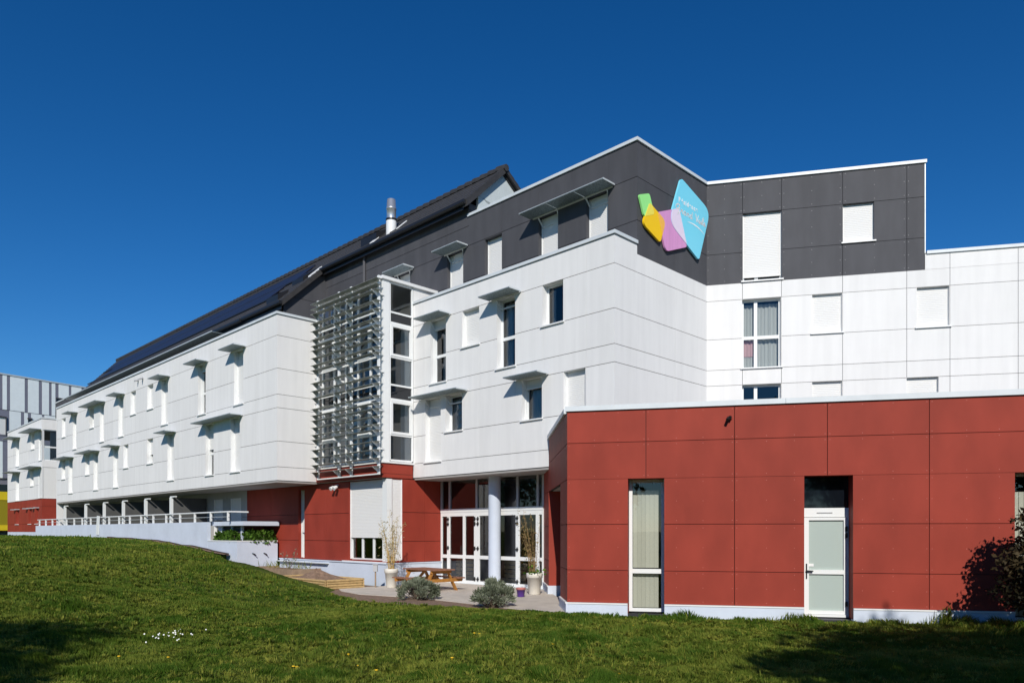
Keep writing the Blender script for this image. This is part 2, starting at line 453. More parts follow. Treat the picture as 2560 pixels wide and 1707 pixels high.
def terrain(x, y):
    x = np.asarray(x, dtype=float); y = np.asarray(y, dtype=float)
    f = np.interp(x, HX, HZ)
    f = np.where(f > 0, f*(.55+.45*ss01(y/20)), f)
    f = f+.13*np.exp(-(x*x/30+(y-2)**2/50))
    near = np.exp(-np.maximum(0, np.hypot(x, y)-30)/20)
    f = f+near*(.045*(vnoise(x, y, .75, 4)-.5)+.07*(vnoise(x, y, 1.7, 3)-.5)+.12*(vnoise(x, y, 4.3, 5)-.5))
    m = -.7084*x+.7058*y; n = .7058*x+.7084*y
    nb = 11.95+.85*ss01((m-27)/3)
    cut = ss01((n-nb)/.7)
    yb = np.interp(x, EX, EY)
    edge = ss01((y-yb+.25)/.5)
    k = np.maximum(np.where(m < 29, cut, 0), np.where(x > -5.6, edge, 0))
    back = np.where(m >= 29, ss01((n-14)/1.0), 0)
    k = np.maximum(k, back*0)
    return f*(1-k)+(-.07)*k
def grid_sheet(name, xs, ys, zf, m, kind='structure'):
    X, Y = np.meshgrid(xs, ys); Z = zf(X, Y)
    me = bpy.data.meshes.new(name); nx, ny = len(xs), len(ys)
    v = np.stack([X, Y, Z], -1).reshape(-1, 3)
    idx = np.arange(nx*ny).reshape(ny, nx)
    f = np.stack([idx[:-1, :-1], idx[:-1, 1:], idx[1:, 1:], idx[1:, :-1]], -1).reshape(-1, 4)
    me.from_pydata(v.tolist(), [], f.tolist())
    me.polygons.foreach_set('use_smooth', [True]*len(me.polygons))
    me.materials.append(m); o = bpy.data.objects.new(name, me); COL.objects.link(o)
    if kind: o['kind'] = kind
    return o
def lawn_mat():
    m = bpy.data.materials.new('lawn_ground'); m.use_nodes = True
    n = m.node_tree.nodes; l = m.node_tree.links; b = n['Principled BSDF']; b.inputs['Roughness'].default_value = .95; b.inputs['Specular IOR Level'].default_value = .05
    g = n.new('ShaderNodeNewGeometry'); z = n.new('ShaderNodeTexNoise'); z.inputs['Scale'].default_value = 1.1; z.inputs['Detail'].default_value = 8
    l.new(g.outputs['Position'], z.inputs['Vector'])
    r = n.new('ShaderNodeValToRGB'); r.color_ramp.elements[0].position = .3; r.color_ramp.elements[1].position = .7
    r.color_ramp.elements[0].color = (.04, .075, .009, 1); r.color_ramp.elements[1].color = (.12, .14, .028, 1)
    l.new(z.outputs['Fac'], r.inputs[0]); l.new(r.outputs[0], b.inputs['Base Color'])
    z2 = n.new('ShaderNodeTexNoise'); z2.inputs['Scale'].default_value = 30; z2.inputs['Detail'].default_value = 5
    l.new(g.outputs['Position'], z2.inputs['Vector'])
    bp = n.new('ShaderNodeBump'); bp.inputs['Strength'].default_value = .8; bp.inputs['Distance'].default_value = .05
    l.new(z2.outputs['Fac'], bp.inputs['Height']); l.new(bp.outputs[0], b.inputs['Normal'])
    return m
xs = np.unique(np.concatenate([np.linspace(-600, -60, 20), np.linspace(-60, -16, 60), np.linspace(-16, 16, 140), np.linspace(16, 600, 30)]))
ys = np.unique(np.concatenate([np.linspace(-600, -20, 20), np.linspace(-20, 4, 30), np.linspace(4, 36, 160), np.linspace(36, 75, 50), np.linspace(75, 800, 24)]))
grid_sheet('lawn', xs, ys, terrain, lawn_mat())

# soil border and terrace
def strip(name, poly, z, m, step=None):
    mb = MB(); mb.prism(poly, z-.25, z); return mb.build(name, m, None, kind='structure')
GE = [(1.26, 16.34), (1.06, 16.0), (-.2, 16.15), (-1.44, 17.15), (-4.2, 19.8), (-5.66, 21.4), (-7.0, 22.9)]
strip('soil_border', GE+[(-9.4, 25.9), (-7.5, 27.5), (2, 18)], -.02, M['soil'])
TE = [(1.26, 16.42), (.95, 16.46), (-.18, 17.5), (-1.55, 19.05), (-2.6, 20.1), (-4.45, 21.3), (-5.2, 22.4)]
TP = TE+[mn(20.3, 12.6), mn(20.3, 14.5), mn(20.6, 17.0), mn(15.5, 17.0), (1.0, 23.3), (1.6, 16.42)]
strip('terrace', TP, -.005, M['concrete'])

# ================================================================== LONG WING
def T(label, name, cat, at, group=None): return thing(name, label, cat, (*mn(*at[:2]), at[2]), group)
A = T('long white panelled wing with black tiled roof raised over a shaded terrace', 'residential_wing', 'building', (30, 12.97, .7))
FA = FM(12.97)
upA = [(52.62, 53.5, 0), (50.27, 51.08, 1), (46.84, 47.64, 0), (45.01, 45.76, 1), (41.77, 42.58, 1), (39.89, 40.69, 0), (37.46, 38.27, 0), (35.58, 36.41, 1), (31.33, 32.13, 1), (27.78, 28.60, 1)]
loA = [(52.71, 53.56, 0), (51.08, 52.0, 1), (47.64, 48.51, 0), (46.04, 46.91, 1), (42.58, 43.44, 1), (41.0, 41.79, 0), (37.49, 38.32, 0), (34.86, 35.65, 1), (30.53, 31.34, 1), (28.08, 28.91, 1)]
opsA = [(a, b, 6.82 if t else 7.77, 8.97) for a, b, t in upA]+[(a, b, 4.17 if t else 5.11, 6.33) for a, b, t in loA]
jA = [25.03, 26.7, 28.6, 30.53, 32.13, 34.86, 36.41, 38.3, 40.0, 41.79, 43.44, 45.0, 46.95, 48.5, 51.08, 53.5, 54.7]
panels(A, FA, jA, ROWS, M['white'], opsA)
backing(A, FA, 25.07, 54.7, 3.66, 9.74, opsA)
SH = {('u', 8): .12, ('l', 8): .48, ('u', 2): 0, ('l', 6): .6}
for i, (a, b, t) in enumerate(upA):
    s = SH.get(('u', i), 1.0)
    window(A, FA, a, b, 6.82 if t else 7.77, 8.97, M['trim'], shut=s, split=7.77 if t and s < 1 else None)
for i, (a, b, t) in enumerate(loA):
    s = SH.get(('l', i), 1.0)
    window(A, FA, a, b, 4.17 if t else 5.11, 6.33, M['trim'], shut=s, split=5.11 if t and s < 1 else None)
for (a, b, z, arms, sm) in [(49.95, 51.4, 8.97, (50.27,), 0), (44.7, 47.95, 8.97, (45.01, 46.84), 1), (41.5, 42.9, 8.97, (41.77,), 0), (35.3, 36.7, 8.97, (35.58,), 0),
                            (31.05, 32.45, 8.97, (31.33,), 0), (27.5, 28.9, 8.97, (27.78,), 0), (50.8, 53.85, 6.33, (51.08, 52.71), 1), (45.75, 48.8, 6.33, (46.04, 47.64), 1),
                            (42.3, 43.75, 6.33, (42.58,), 0), (34.55, 35.95, 6.33, (34.86,), 0), (27.8, 31.65, 6.33, (28.08, 30.53), 1)]:
    sunshade(A, FA, a, b, z, seams=sm, ops=opsA)
coping(A, FA, 25.03-.045, 54.7, 9.84)
FAp = FP(25.03)
panels(A, FAp, [12.97, 15.2], ROWS, M['white'])
backing(A, FAp, 13.02, 15.2, 3.66, 9.74)
coping(A, FAp, 13.31, 15.2, 9.84)
mb = MB(); mb.prism([mn(25.06, 12.99), mn(54.7, 12.99), mn(54.7, 14.66), mn(25.06, 14.66)], 3.60, 3.66); mb.build('soffit', M['soffit'], A)
mb = MB(); mb.prism([mn(25.2, 13.3), mn(54.7, 13.3), mn(54.7, 22), mn(25.2, 22)], 9.50, 9.68); mb.build('flat_roof', M['backing'], A)
mb = MB(); mb.prism([mn(54.72, 13.0), mn(54.9, 13.0), mn(54.9, 22), mn(54.72, 22)], 1.4, 9.84); mb.build('wall', M['white'], A)
mb = MB(); mb.prism([mn(25.2, 21.8), mn(54.7, 21.8), mn(54.7, 22), mn(25.2, 22)], 0.0, 11); mb.build('wall', M['interior'], A)
mb = MB(); mb.prism([mn(25.2, 13.3), mn(54.7, 13.3), mn(54.7, 21.8), mn(25.2, 21.8)], 6.42, 6.6); mb.build('floor_slab', M['interior'], A)
mb = MB(); mb.prism([mn(25.2, 13.3), mn(54.7, 13.3), mn(54.7, 21.8), mn(25.2, 21.8)], 3.68, 3.86); mb.build('floor_slab', M['interior'], A)
# attic storey behind the parapet
FT = FM(15.05)
panels(A, FT, [28.2, 31.5, 35, 38.5, 42, 45.5, 49, 52.5, 56.0], [9.7, 10.45, 11.15], M['dark'])
backing(A, FT, 28.25, 56.0, 9.6, 11.15)
FT2 = FM(14.2)
for k in range(17):
    a = 31.6+k*1.35
    g = MB(); FT2.box(g, a, a+1.335, 10.42, 10.44, 0, .85); q = g.build('walkway_grating', M['galv'], A)
g = MB(); FT2.box(g, 31.6, 54.55, 10.441, 10.475, .84, .86); g.build('rim', M['galvedge'], q)
# gable end wall under the lower verge
g = MB(); SL = .948
def rz(n): return 11.30+SL*(n-14.76)
poly = [(14.95, 9.6), (16.93, 9.6), (16.93, rz(16.93)-.16), (14.95, rz(14.95)-.16)]
F28 = FP(28.2)
for lo, hi in ((9.6, 10.45), (10.465, 11.6), (11.615, 13.4)):
    p = [(14.9, max(lo, 9.6)), (16.95, lo), (16.95, hi), (14.9, hi)]
    # clip by the roof line
    out = []
    for i_ in range(4):
        a, b = p[i_], p[(i_+1) % 4]
        da, db = rz(a[0])-.16-a[1], rz(b[0])-.16-b[1]
        if da >= 0: out.append(a)
        if da*db < 0:
            t_ = da/(da-db); out.append((a[0]+t_*(b[0]-a[0]), a[1]+t_*(b[1]-a[1])))
    if len(out) < 3: continue
    q = MB(); fr = [F28.p(a, z, 0) for a, z in out]; bk = [F28.p(a, z, -.06) for a, z in out]
    q.quad(fr); q.quad(bk[::-1])
    for i_ in range(len(out)): q.quad([fr[i_], bk[i_], bk[(i_+1) % len(out)], fr[(i_+1) % len(out)]])
    q.build('panel', M['dark'], A)
# main roof
ROOF = None
g = MB()
RN_, RZ_ = 18.42, 14.77
def roofpt(m, n, up=0): return Vector((*mn(m, n), rz(n)+up))
def course(mb, m0a, m1a, n0, n1):
    th = .035
    a = roofpt(m0a(n0), n0-.03, th); b = roofpt(m1a(n0), n0-.03, th); c = roofpt(m1a(n1), n1, .0); d = roofpt(m0a(n1), n1, .0)
    mb.quad([a, b, c, d]); mb.quad([a-Vector((0, 0, .05)), b-Vector((0, 0, .05)), b, a])
def lend(n): return 56.2+(n-14.76)*1.15
cs = []
n0 = 14.76
while n0 < 18.3:
    n1 = min(n0+.24, RN_); cs.append((n0, n1)); n0 = n1
for n0, n1 in cs:
    rstart = (lambda n: 18.75) if n0 > 16.6 else (lambda n: 28.05)
    course(g, rstart, lend, n0, n1)
ROOF = g.build('roof', M['roof'], A)
g = MB()                                                  # underside, verge boards and far slope
def slab(m0, m1, n0, n1, m1b=None):
    g.hexa([roofpt(m0, n0, -.16), roofpt(m1, n0, -.16), roofpt(m1b or m1, n1, -.16), roofpt(m0, n1, -.16),
            roofpt(m0, n0, -.02), roofpt(m1, n0, -.02), roofpt(m1b or m1, n1, -.02), roofpt(m0, n1, -.02)])
slab(28.08, lend(14.8), 14.8, 16.62, lend(16.62)); slab(18.78, lend(16.62), 16.622, RN_-.02, lend(RN_))
def bz(n): return RZ_-.72*(n-RN_)
g.hexa([Vector((*mn(18.78, RN_), RZ_-.2)), Vector((*mn(lend(RN_), RN_), RZ_-.2)), Vector((*mn(lend(RN_), 23), bz(23)-.2)), Vector((*mn(18.78, 23), bz(23)-.2)),
        Vector((*mn(18.78, RN_), RZ_)), Vector((*mn(lend(RN_), RN_), RZ_)), Vector((*mn(lend(RN_), 23), bz(23))), Vector((*mn(18.78, 23), bz(23)))])
g.build('roof_deck', M['gutter'], ROOF)
for k in range(100):
    a = 18.62+k*.42
    if a > lend(RN_): break
    q = MB(); c0 = Vector((*mn(a, RN_), RZ_-.02)); c1 = Vector((*mn(a+.44, RN_), RZ_+.015))
    q.tube([c0, c1], [.125, .15], 7); q.build('ridge_tile', M['roof'], ROOF)
g = MB()                                                   # verge tiles: lower gable, upper gable
for (mm, na, nb) in ((28.05, 14.74, 16.62), (18.72, 16.6, RN_)):
    k = int((nb-na)/.2)
    for j in range(k):
        x0 = na+(nb-na)*j/k; x1 = na+(nb-na)*(j+1)/k
        g.hexa([roofpt(mm-.05, x0, -.2), roofpt(mm+.2, x0, -.2), roofpt(mm+.2, x1, -.2), roofpt(mm-.05, x1, -.2),
                roofpt(mm-.05, x0, .07), roofpt(mm+.2, x0, .07), roofpt(mm+.2, x1, .045), roofpt(mm-.05, x1, .045)])
for j in range(14):
    x0 = RN_+j*.22; x1 = x0+.22
    P_ = lambda m_, n_, u: Vector((*mn(m_, n_), bz(n_)+u))
    g.hexa([P_(18.67, x0, -.12), P_(18.92, x0, -.12), P_(18.92, x1, -.12), P_(18.67, x1, -.12), P_(18.67, x0, .045), P_(18.92, x0, .045), P_(18.92, x1, .07), P_(18.67, x1, .07)])
g.build('verge', M['roof'], ROOF, kind='stuff')
def gutter(m0, m1, n, z):
    q = MB(); pr = [(-.07, .07), (-.075, -.02), (-.03, -.075), (.03, -.075), (.07, -.02), (.07, .07)]
    for (a, b), (c, d) in zip(pr[:-1], pr[1:]):
        q.quad([Vector((*mn(m0, n+a), z+b)), Vector((*mn(m1, n+a), z+b)), Vector((*mn(m1, n+c), z+d)), Vector((*mn(m0, n+c), z+d))])
    for m_ in (m0, m1): q.quad([Vector((*mn(m_, n+a), z+b)) for a, b in pr])
    q.build('gutter', M['gutter'], ROOF)
gutter(28.0, 31.5, 14.66, 11.2); gutter(31.55, 56.2, 14.62, 11.16); gutter(18.75, 28.1, 16.56, 13.0)
q = MB(); FM(14.74).box(q, 28.1, 56.2, 10.95, 11.2, -.03, 0); q.build('fascia', M['gutter'], ROOF)
q = MB(); FM(16.64).box(q, 18.95, 28.1, 12.8, 13.06, -.03, 0); q.build('fascia', M['gutter'], ROOF)
for (ma, mb_, na, nb) in [(31.0, 56.0, 15.55, 16.5), (30.2, 58.0, 16.56, 17.5)]:
    k = int((mb_-ma)/1.7)
    for j in range(k):
        m0 = ma+j*1.7; m1 = m0+1.66
        q = MB()
        q.hexa([roofpt(m0, na, .06), roofpt(m1, na, .06), roofpt(m1, nb, .06), roofpt(m0, nb, .06), roofpt(m0, na, .11), roofpt(m1, na, .11), roofpt(m1, nb, .11), roofpt(m0, nb, .11)])
        q.build('solar_panel', M['solar'], ROOF)
for nn in (15.53, 16.53, 17.52):
    q = MB(); q.bar(roofpt(30.2, nn, .09), roofpt(57.5, nn, .09), .04, .06)
    q.build('mounting_rail', M['solarframe'], ROOF)
def roof_window(m0, m1, n0, n1, open_=0.0):
    q = MB()
    up = .12
    q.hexa([roofpt(m0, n0, .02), roofpt(m1, n0, .02), roofpt(m1, n1, .02), roofpt(m0, n1, .02),
            roofpt(m0, n0, up+open_), roofpt(m1, n0, up+open_), roofpt(m1, n1, up), roofpt(m0, n1, up)])
    w = q.build('roof_window', M['gutter'], ROOF)
    q = MB()
    q.quad([roofpt(m0+.08, n0+.06, up+open_+.004), roofpt(m1-.08, n0+.06, up+open_+.004), roofpt(m1-.08, n1-.06, up+.006), roofpt(m0+.08, n1-.06, up+.006)])
    q.build('pane', M['spandrel'], w)
roof_window(28.9, 29.9, 15.0, 15.5, .18); roof_window(28.75, 29.7, 16.1, 16.75, .10); roof_window(24.6, 25.7, 17.0, 17.55, .22)
def flashing(m0, m1, n0, n1, up):
    q = MB(); q.hexa([roofpt(m0, n0, .04), roofpt(m1, n0, .04), roofpt(m1, n1, .04), roofpt(m0, n1, .04), roofpt(m0, n0, up), roofpt(m1, n0, up), roofpt(m1, n1, up), roofpt(m0, n1, up)])
    q.build('flashing', M['trim'], ROOF)
flashing(28.3, 28.5, 16.2, 16.75, .10); flashing(24.55, 24.85, 16.85, 17.1, .07); flashing(23.3, 23.42, 17.1, 17.55, .07)
# flue
fl = Vector((*mn(24.0, 17.3), 13.4))
q = MB(); q.lathe(fl, [(.21, 0), (.205, .72), (.17, .725)]); FLU = q.build('flue', M['trim'], ROOF, smooth=False)
q = MB(); q.lathe(fl, [(.21, .70), (.22, .72), (.22, .78), (.19, .79)], 24); q.build('collar', M['gutter'], FLU.parent)
q = MB(); q.lathe(fl, [(.185, .78), (.185, 1.15), (.20, 1.16), (.20, 1.22), (.185, 1.23), (.165, 1.55), (.15, 1.56), (.15, 1.45)], 28); q.build('flue_cowl', M['steel'], ROOF, smooth=True)

# ground floor of the wing: red wall, white terrace back wall
FG = FM(14.7)
opsG = [(20.69, 23.0, .78, 3.61), (26.15, 26.62, .76, 3.45)]
panels(A, FG, [20.70, 22.98, 24.54, 26.4, 28.91, 31.11], [.74, 1.46, 2.47, 3.62], M['red'], opsG)
backing(A, FG, 20.74, 31.11, .70, 3.62, opsG)
window(A, FG, 26.15, 26.62, .76, 3.45, M['red'], depth=.2, shut=.62, sill=False)
opsW = [(31.7, 32.8, 2.0, 3.3), (33.6, 34.6, 1.2, 3.3), (37, 38, 1.2, 3.3), (40.3, 41.3, 1.2, 3.3), (43.6, 44.6, 1.2, 3.3), (47, 48, 1.2, 3.3), (50, 51, 1.2, 3.3)]
panels(A, FG, [31.12, 33.3, 35.4, 38.7, 42.0, 45.2, 48.7, 54.7], [1.2, 2.45, 3.62], M['terracewall'], opsW)
backing(A, FG, 31.12, 54.7, 1.0, 3.62, opsW)
for (a, b, c, d) in opsW: window(A, FG, a, b, c, d, M['trim'], depth=.1, shut=1.0 if a < 33 or 36 < a < 39 or a > 46 else .45, sill=False)
for m_ in (28.9, 32.1, 35.38, 38.71, 42.03, 45.23, 48.69, 53.1):
    if m_ < 33: continue
    q = MB(); q.prism([mn(m_-.06, 13.12), mn(m_+.06, 13.12), mn(m_+.06, 14.66), mn(m_-.06, 14.66)], 1.2, 3.38)
    pt = q.build('partition', M['partition'], A)
    q = MB(); q.prism([mn(m_-.5, 13.02), mn(m_+.085, 13.02), mn(m_+.085, 13.115), mn(m_-.5, 13.115)], 3.385, 3.44); q.prism([mn(m_-.065, 12.99), mn(m_+.065, 12.99), mn(m_+.065, 13.115), mn(m_-.065, 13.115)], 1.2, 3.38); q.build('post', M['pvc'], pt)
q = MB(); q.prism([mn(25.0, 13.0), mn(54.6, 13.0), mn(54.6, 14.66), mn(25, 14.66)], .9, 1.2)
# terrace floor only left of the planter
q = MB(); q.prism([mn(31.0, 13.0), mn(59.0, 13.0), mn(59.0, 14.66), mn(31.0, 14.66)], .4, 1.22); q.build('terrace_floor', M['concrete'], A)
# plinth below the red wall, wrapping to the entrance
FPL = FM(14.62)
q = MB(); FPL.box(q, 20.58, 28.0, -.3, .69, -.3, 0); FPL.box(q, 20.56, 28.0, .69, .725, -.28, .035); q.build('plinth', M['plinth'], A)
q = MB(); FPL.box(q, 24.2, 28.08, .60, .635, 0.001, .14); q.build('ledge', M['alu'], A)
FPP = FP(20.65)
opP = [(14.69, 15.36, .78, 3.61)]
panels(A, FPP, [14.70, 15.38, 16.32, 17.10], [.74, 1.46, 2.47, 3.62], M['red'], opP)
backing(A, FPP, 14.83, 17.2, .70, 3.62, opP)
q = MB(); FPP.box(q, 14.93, 17.12, -.3, .69, -.25, .06); FPP.box(q, 14.93, 17.12, .69, .725, -.25, .085); q.build('plinth', M['plinth'], A)
# corner roller shutter window under the tower
window(A, FG, 20.94, 23.0, .80, 3.60, M['red'], depth=.14, shut=.715, cols=3, sill=False)
window(A, FPP, 14.93, 15.36, .80, 3.60, M['red'], depth=.10, shut=1.0, sill=False)
q = MB(); q.prism([mn(20.66, 14.71), mn(20.925, 14.71), mn(20.925, 14.915), mn(20.66, 14.915)], .74, 3.60); q.build('corner_post', M['pvc'], A)
q = MB(); FG.box(q, 20.7, 23.3, .70, .755, -.16, .10); q.build('sill', M['trim'], A)
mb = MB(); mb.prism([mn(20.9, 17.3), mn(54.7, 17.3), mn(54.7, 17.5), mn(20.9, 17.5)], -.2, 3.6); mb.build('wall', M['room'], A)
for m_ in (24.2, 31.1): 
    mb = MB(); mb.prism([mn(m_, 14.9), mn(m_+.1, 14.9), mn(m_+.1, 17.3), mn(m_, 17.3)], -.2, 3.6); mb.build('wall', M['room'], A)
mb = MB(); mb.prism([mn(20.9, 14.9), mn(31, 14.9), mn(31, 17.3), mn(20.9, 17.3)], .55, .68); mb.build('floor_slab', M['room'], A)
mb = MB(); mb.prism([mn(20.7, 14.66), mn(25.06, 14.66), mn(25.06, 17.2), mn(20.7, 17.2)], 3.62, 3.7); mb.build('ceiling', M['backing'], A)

# ================================================================== GLAZED STAIR TOWER
Bt = T('glazed stair tower with white frames between the two white facades', 'stair_tower', 'building', (22.8, 14.55, 3.5))
FB = FM(14.55); FBp = FP(20.65)
zr = [4.24, 5.11, 6.33, 6.82, 7.77, 8.94, 9.30, 10.30]
colsB = [20.83, 21.43, 22.2, 22.98, 23.75, 24.56, 24.98]
def glazing(F, cols, zr, dark, w=.06, edge=.09):
    g = MB()
    for i, c in enumerate(cols):
        F.box(g, c-w/2, c+w/2, zr[0], zr[-1], -.10, 0)
    for z in zr:
        for a, b in zip(cols[:-1], cols[1:]): F.box(g, a+w/2, b-w/2, z-w/2, z+w/2, -.10, -.004)
    o = g.build('curtain_wall', M['pvc'], Bt)
    for a, b in zip(cols[:-1], cols[1:]):
        for k, (c, d) in enumerate(zip(zr[:-1], zr[1:])):
            q = MB(); F.pane(q, a+w/2, b-w/2, c+w/2, d-w/2, -.05)
            q.build('pane', M['spandrel'] if k in dark else M['glass'], o)
    return o
glazing(FB, colsB, zr, (2, 5))
cw = glazing(FBp, [14.83, 15.79], zr, (2, 5))
for (z0, z1) in ((5.11, 6.33), (7.77, 8.94)):                 # opening sashes
    w = .085
    for F, a, b in ((FBp, 14.86, 15.76), (FB, 21.46, 22.17), (FB, 23.78, 24.53)):
        q = MB()
        F.box(q, a, a+w, z0+.03, z1-.03, -.06, .02); F.box(q, b-w, b, z0+.03, z1-.03, -.06, .02)
        F.box(q, a+w, b-w, z0+.03, z0+.03+w, -.06, .02); F.box(q, a+w, b-w, z1-.03-w*1.3, z1-.03, -.06, .02)
        q.build('sash', M['pvc'], Bt)
q = MB()
q.prism([mn(20.63, 14.53), mn(20.80, 14.53), mn(20.80, 14.80), mn(20.63, 14.80)], 4.16, 10.32); q.build('corner_post', M['pvc'], Bt)
q = MB(); q.prism([mn(20.56, 14.46), mn(25.0, 14.46), mn(25.0, 17.3), mn(20.56, 17.3)], 10.335, 10.44); q.build('coping', M['trim'], Bt)
q = MB(); q.prism([mn(20.60, 14.50), mn(25.0, 14.50), mn(25.0, 16.2), mn(20.60, 16.2)], 4.13, 4.19); q.build('sill', M['trim'], Bt)
q = MB(); FB.box(q, 20.66, 25.0, 3.64, 4.12, -.04, 0); q.build('fascia', M['red'], Bt)
q = MB(); FBp.box(q, 14.56, 15.8, 3.78, 4.12, -.04, 0); FBp.box(q, 14.56, 15.8, 3.64, 3.768, -.04, 0); q.build('fascia', M['red'], Bt)
q = MB(); FBp.box(q, 15.84, 16.86, 9.3, 10.33, -.1, 0); q.build('panel', M['white'], Bt)
q = MB(); q.prism([mn(20.7, 14.6), mn(25.0, 14.6), mn(25.0, 14.69), mn(20.7, 14.69)], 3.62, 4.12)
q.prism([mn(20.7, 14.7), mn(25, 14.7), mn(25, 19.9), mn(20.7, 19.9)], 3.705, 3.9); q.build('floor_slab', M['interior'], Bt)
q = MB(); q.prism([mn(20.9, 14.9), mn(25, 14.9), mn(25, 16.7), mn(20.9, 16.7)], 6.4, 6.55); q.build('landing', M['stairbeige'], Bt)
q = MB(); q.prism([mn(20.9, 15.0), mn(25, 15.0), mn(25, 16.6), mn(20.9, 16.6)], 8.97, 9.1); q.build('ceiling', M['backing'], Bt)
q = MB(); q.prism([mn(20.9, 16.75), mn(25, 16.75), mn(25, 16.85), mn(20.9, 16.85)], 3.9, 8.96); q.build('wall', M['stairbeige'], Bt)
q = MB(); q.prism([mn(25.01, 15.25), mn(25.12, 15.25), mn(25.12, 19), mn(25.01, 19)], 3.7, 10.3); q.build('wall', M['pvc'], Bt)
q = MB(); q.prism([mn(20.72, 15.50), mn(20.95, 15.50), mn(20.95, 15.74), mn(20.72, 15.74)], 4.2, 8.9); q.build('pilaster', M['pvc'], Bt)
q = MB(); q.prism([mn(20.75, 15.9), mn(20.85, 15.9), mn(20.85, 17.7), mn(20.75, 17.7)], 3.7, 10.3); q.build('wall', M['pvc'], Bt)
for k in range(2):
    for s_ in (0, .55):
        q = MB(); q.bar((*mn(24.9, 15.0+s_), 4.2+2.65*k+s_*1.2), (*mn(22.3, 15.0+s_), 6.4+2.65*k+s_*.3), .05, .22); q.build('stair_stringer', M['pvc'], Bt)
for m_ in (21.6, 22.9, 24.3):
    q = MB(); q.prism([mn(m_, 16.2), mn(m_+.25, 16.2), mn(m_+.25, 16.45), mn(m_, 16.45)], 3.9, 8.95); q.build('pillar', M['stairbeige'], Bt)

# louvre screen in front of the tower
L = T('screen of horizontal silver louvre fins before the stair tower glass', 'louvre_screen', 'louvre screen', (22.6, 14.3, 3.7))
FL = FM(14.33)
fz = [10.23, 10.03, 9.86, 9.50, 9.22, 8.90, 8.67, 8.50, 8.22, 7.95, 7.77, 7.29, 7.0, 6.74, 6.33, 6.09, 5.90, 5.64, 5.37, 5.19, 4.81, 4.53, 4.25, 3.98]
postm = [20.62, 22.28, 23.07, 24.52]
for z in fz:
    q = MB()
    q.hexa([FL.p(20.40, z-.006, .02), FL.p(24.66, z-.006, .02), FL.p(24.66, z-.003, .235), FL.p(20.40, z-.003, .235),
            FL.p(20.40, z+.006, .02), FL.p(24.66, z+.006, .02), FL.p(24.66, z+.006, .235), FL.p(20.40, z+.006, .235)])
    q.build('fin', M['finmetal'], L)
for k, m_ in enumerate(postm):
    q = MB(); FL.box(q, m_-.045, m_+.045, 3.72, 10.40, -.05, .015); po = q.build('post', M['pvc'], L)
    for z in fz[2:]:
        q = MB()
        pts = [(.015, z-.007), (.25, z-.0045), (.015, z-.19)]
        a = [FL.p(m_-.012, y, x) for x, y in pts]; b = [FL.p(m_+.012, y, x) for x, y in pts]
        q.quad(a); q.quad(b[::-1])
        for i_ in range(3): q.quad([a[i_], b[i_], b[(i_+1) % 3], a[(i_+1) % 3]])
        q.build('bracket', M['finmetal'] if k == 3 else M['pvc'], po)  # darker metal paints shade into the left end brackets, the others stay lit white
    for z in (4.6, 5.9, 7.2, 8.5, 9.8):
        q = MB(); FL.box(q, m_-.025, m_+.025, z-.03, z+.03, -.22, -.05); q.build('stay', M['pvc'], po)
q = MB(); FL.box(q, 20.67, 24.47, 10.29, 10.35, -.04, .01); q.build('rail', M['pvc'], L)
q = MB(); FL.box(q, 20.67, 24.47, 3.72, 3.76, -.03, .014); q.build('rail', M['pvc'], L)

# ================================================================== APARTMENT BLOCK (middle and right)
B = T('white panelled block with anthracite top storey in the middle and right', 'apartment_block', 'building', (14, 18, 0))
FBm = FM(15.83)
opsB = [(18.89, 19.70, 6.82, 8.97), (17.25, 18.07, 7.77, 8.97), (15.64, 16.44, 6.82, 8.97), (13.72, 14.52, 7.77, 8.97),
        (19.16, 19.99, 4.17, 6.33), (18.07, 18.90, 5.11, 6.33), (14.54, 15.35, 5.11, 6.33), (12.91, 13.71, 4.17, 6.33)]
jB = [11.91, 12.88, 14.50, 15.62, 17.25, 18.89, 19.97, 20.65]
panels(B, FBm, jB, ROWS, M['white'], opsB)
backing(B, FBm, 11.96, 20.7, 3.66, 9.74, opsB)
CU = [(.05, .95, M['curtain'])]
wk = [dict(shut=.14, split=7.77, curtain=[(.02, .75, M['curtain'])]), dict(shut=1), dict(split=7.77, curtain=[(.55, .98, M['curtain'])]), dict(curtain=[(.75, .98, M['curtain'])]),
      dict(shut=1), dict(curtain=[(.5, .98, M['curtain'])]), dict(shut=.2, curtain=[(.3, .98, M['curtain'])]), dict(shut=1)]
for o, k in zip(opsB, wk): window(B, FBm, *o, M['trim'], **k)
for (a, b, z, arms, sm) in [(18.61, 19.99, 8.97, (18.89, 19.68), 0), (15.37, 16.73, 8.97, (15.66, 16.42), 0), (17.78, 20.26, 6.33, (18.88, 19.97), 1), (14.26, 15.64, 6.33, (14.56, 15.33), 0)]:
    sunshade(B, FBm, a, b, z, seams=sm, ops=opsB)
coping(B, FBm, 11.91-.045, 20.68, 9.84)
FBP = FP(11.91)
panels(B, FBP, [15.83, 16.86], [r for r in ROWS], M['white'])
panels(B, FBP, [16.86, 18.77, 20.576], [3.68, 4.17, 5.11, 6.33, 6.82, 7.77, 8.97, 9.48], M['white'])
backing(B, FBP, 15.88, 20.65, 3.66, 9.74)
coping(B, FBP, 16.17, 16.855, 9.84)
q = MB(); FBP.box(q, 17.2, 20.57, 2.5, 3.66, -.1, 0); q.build('wall', M['white'], B)
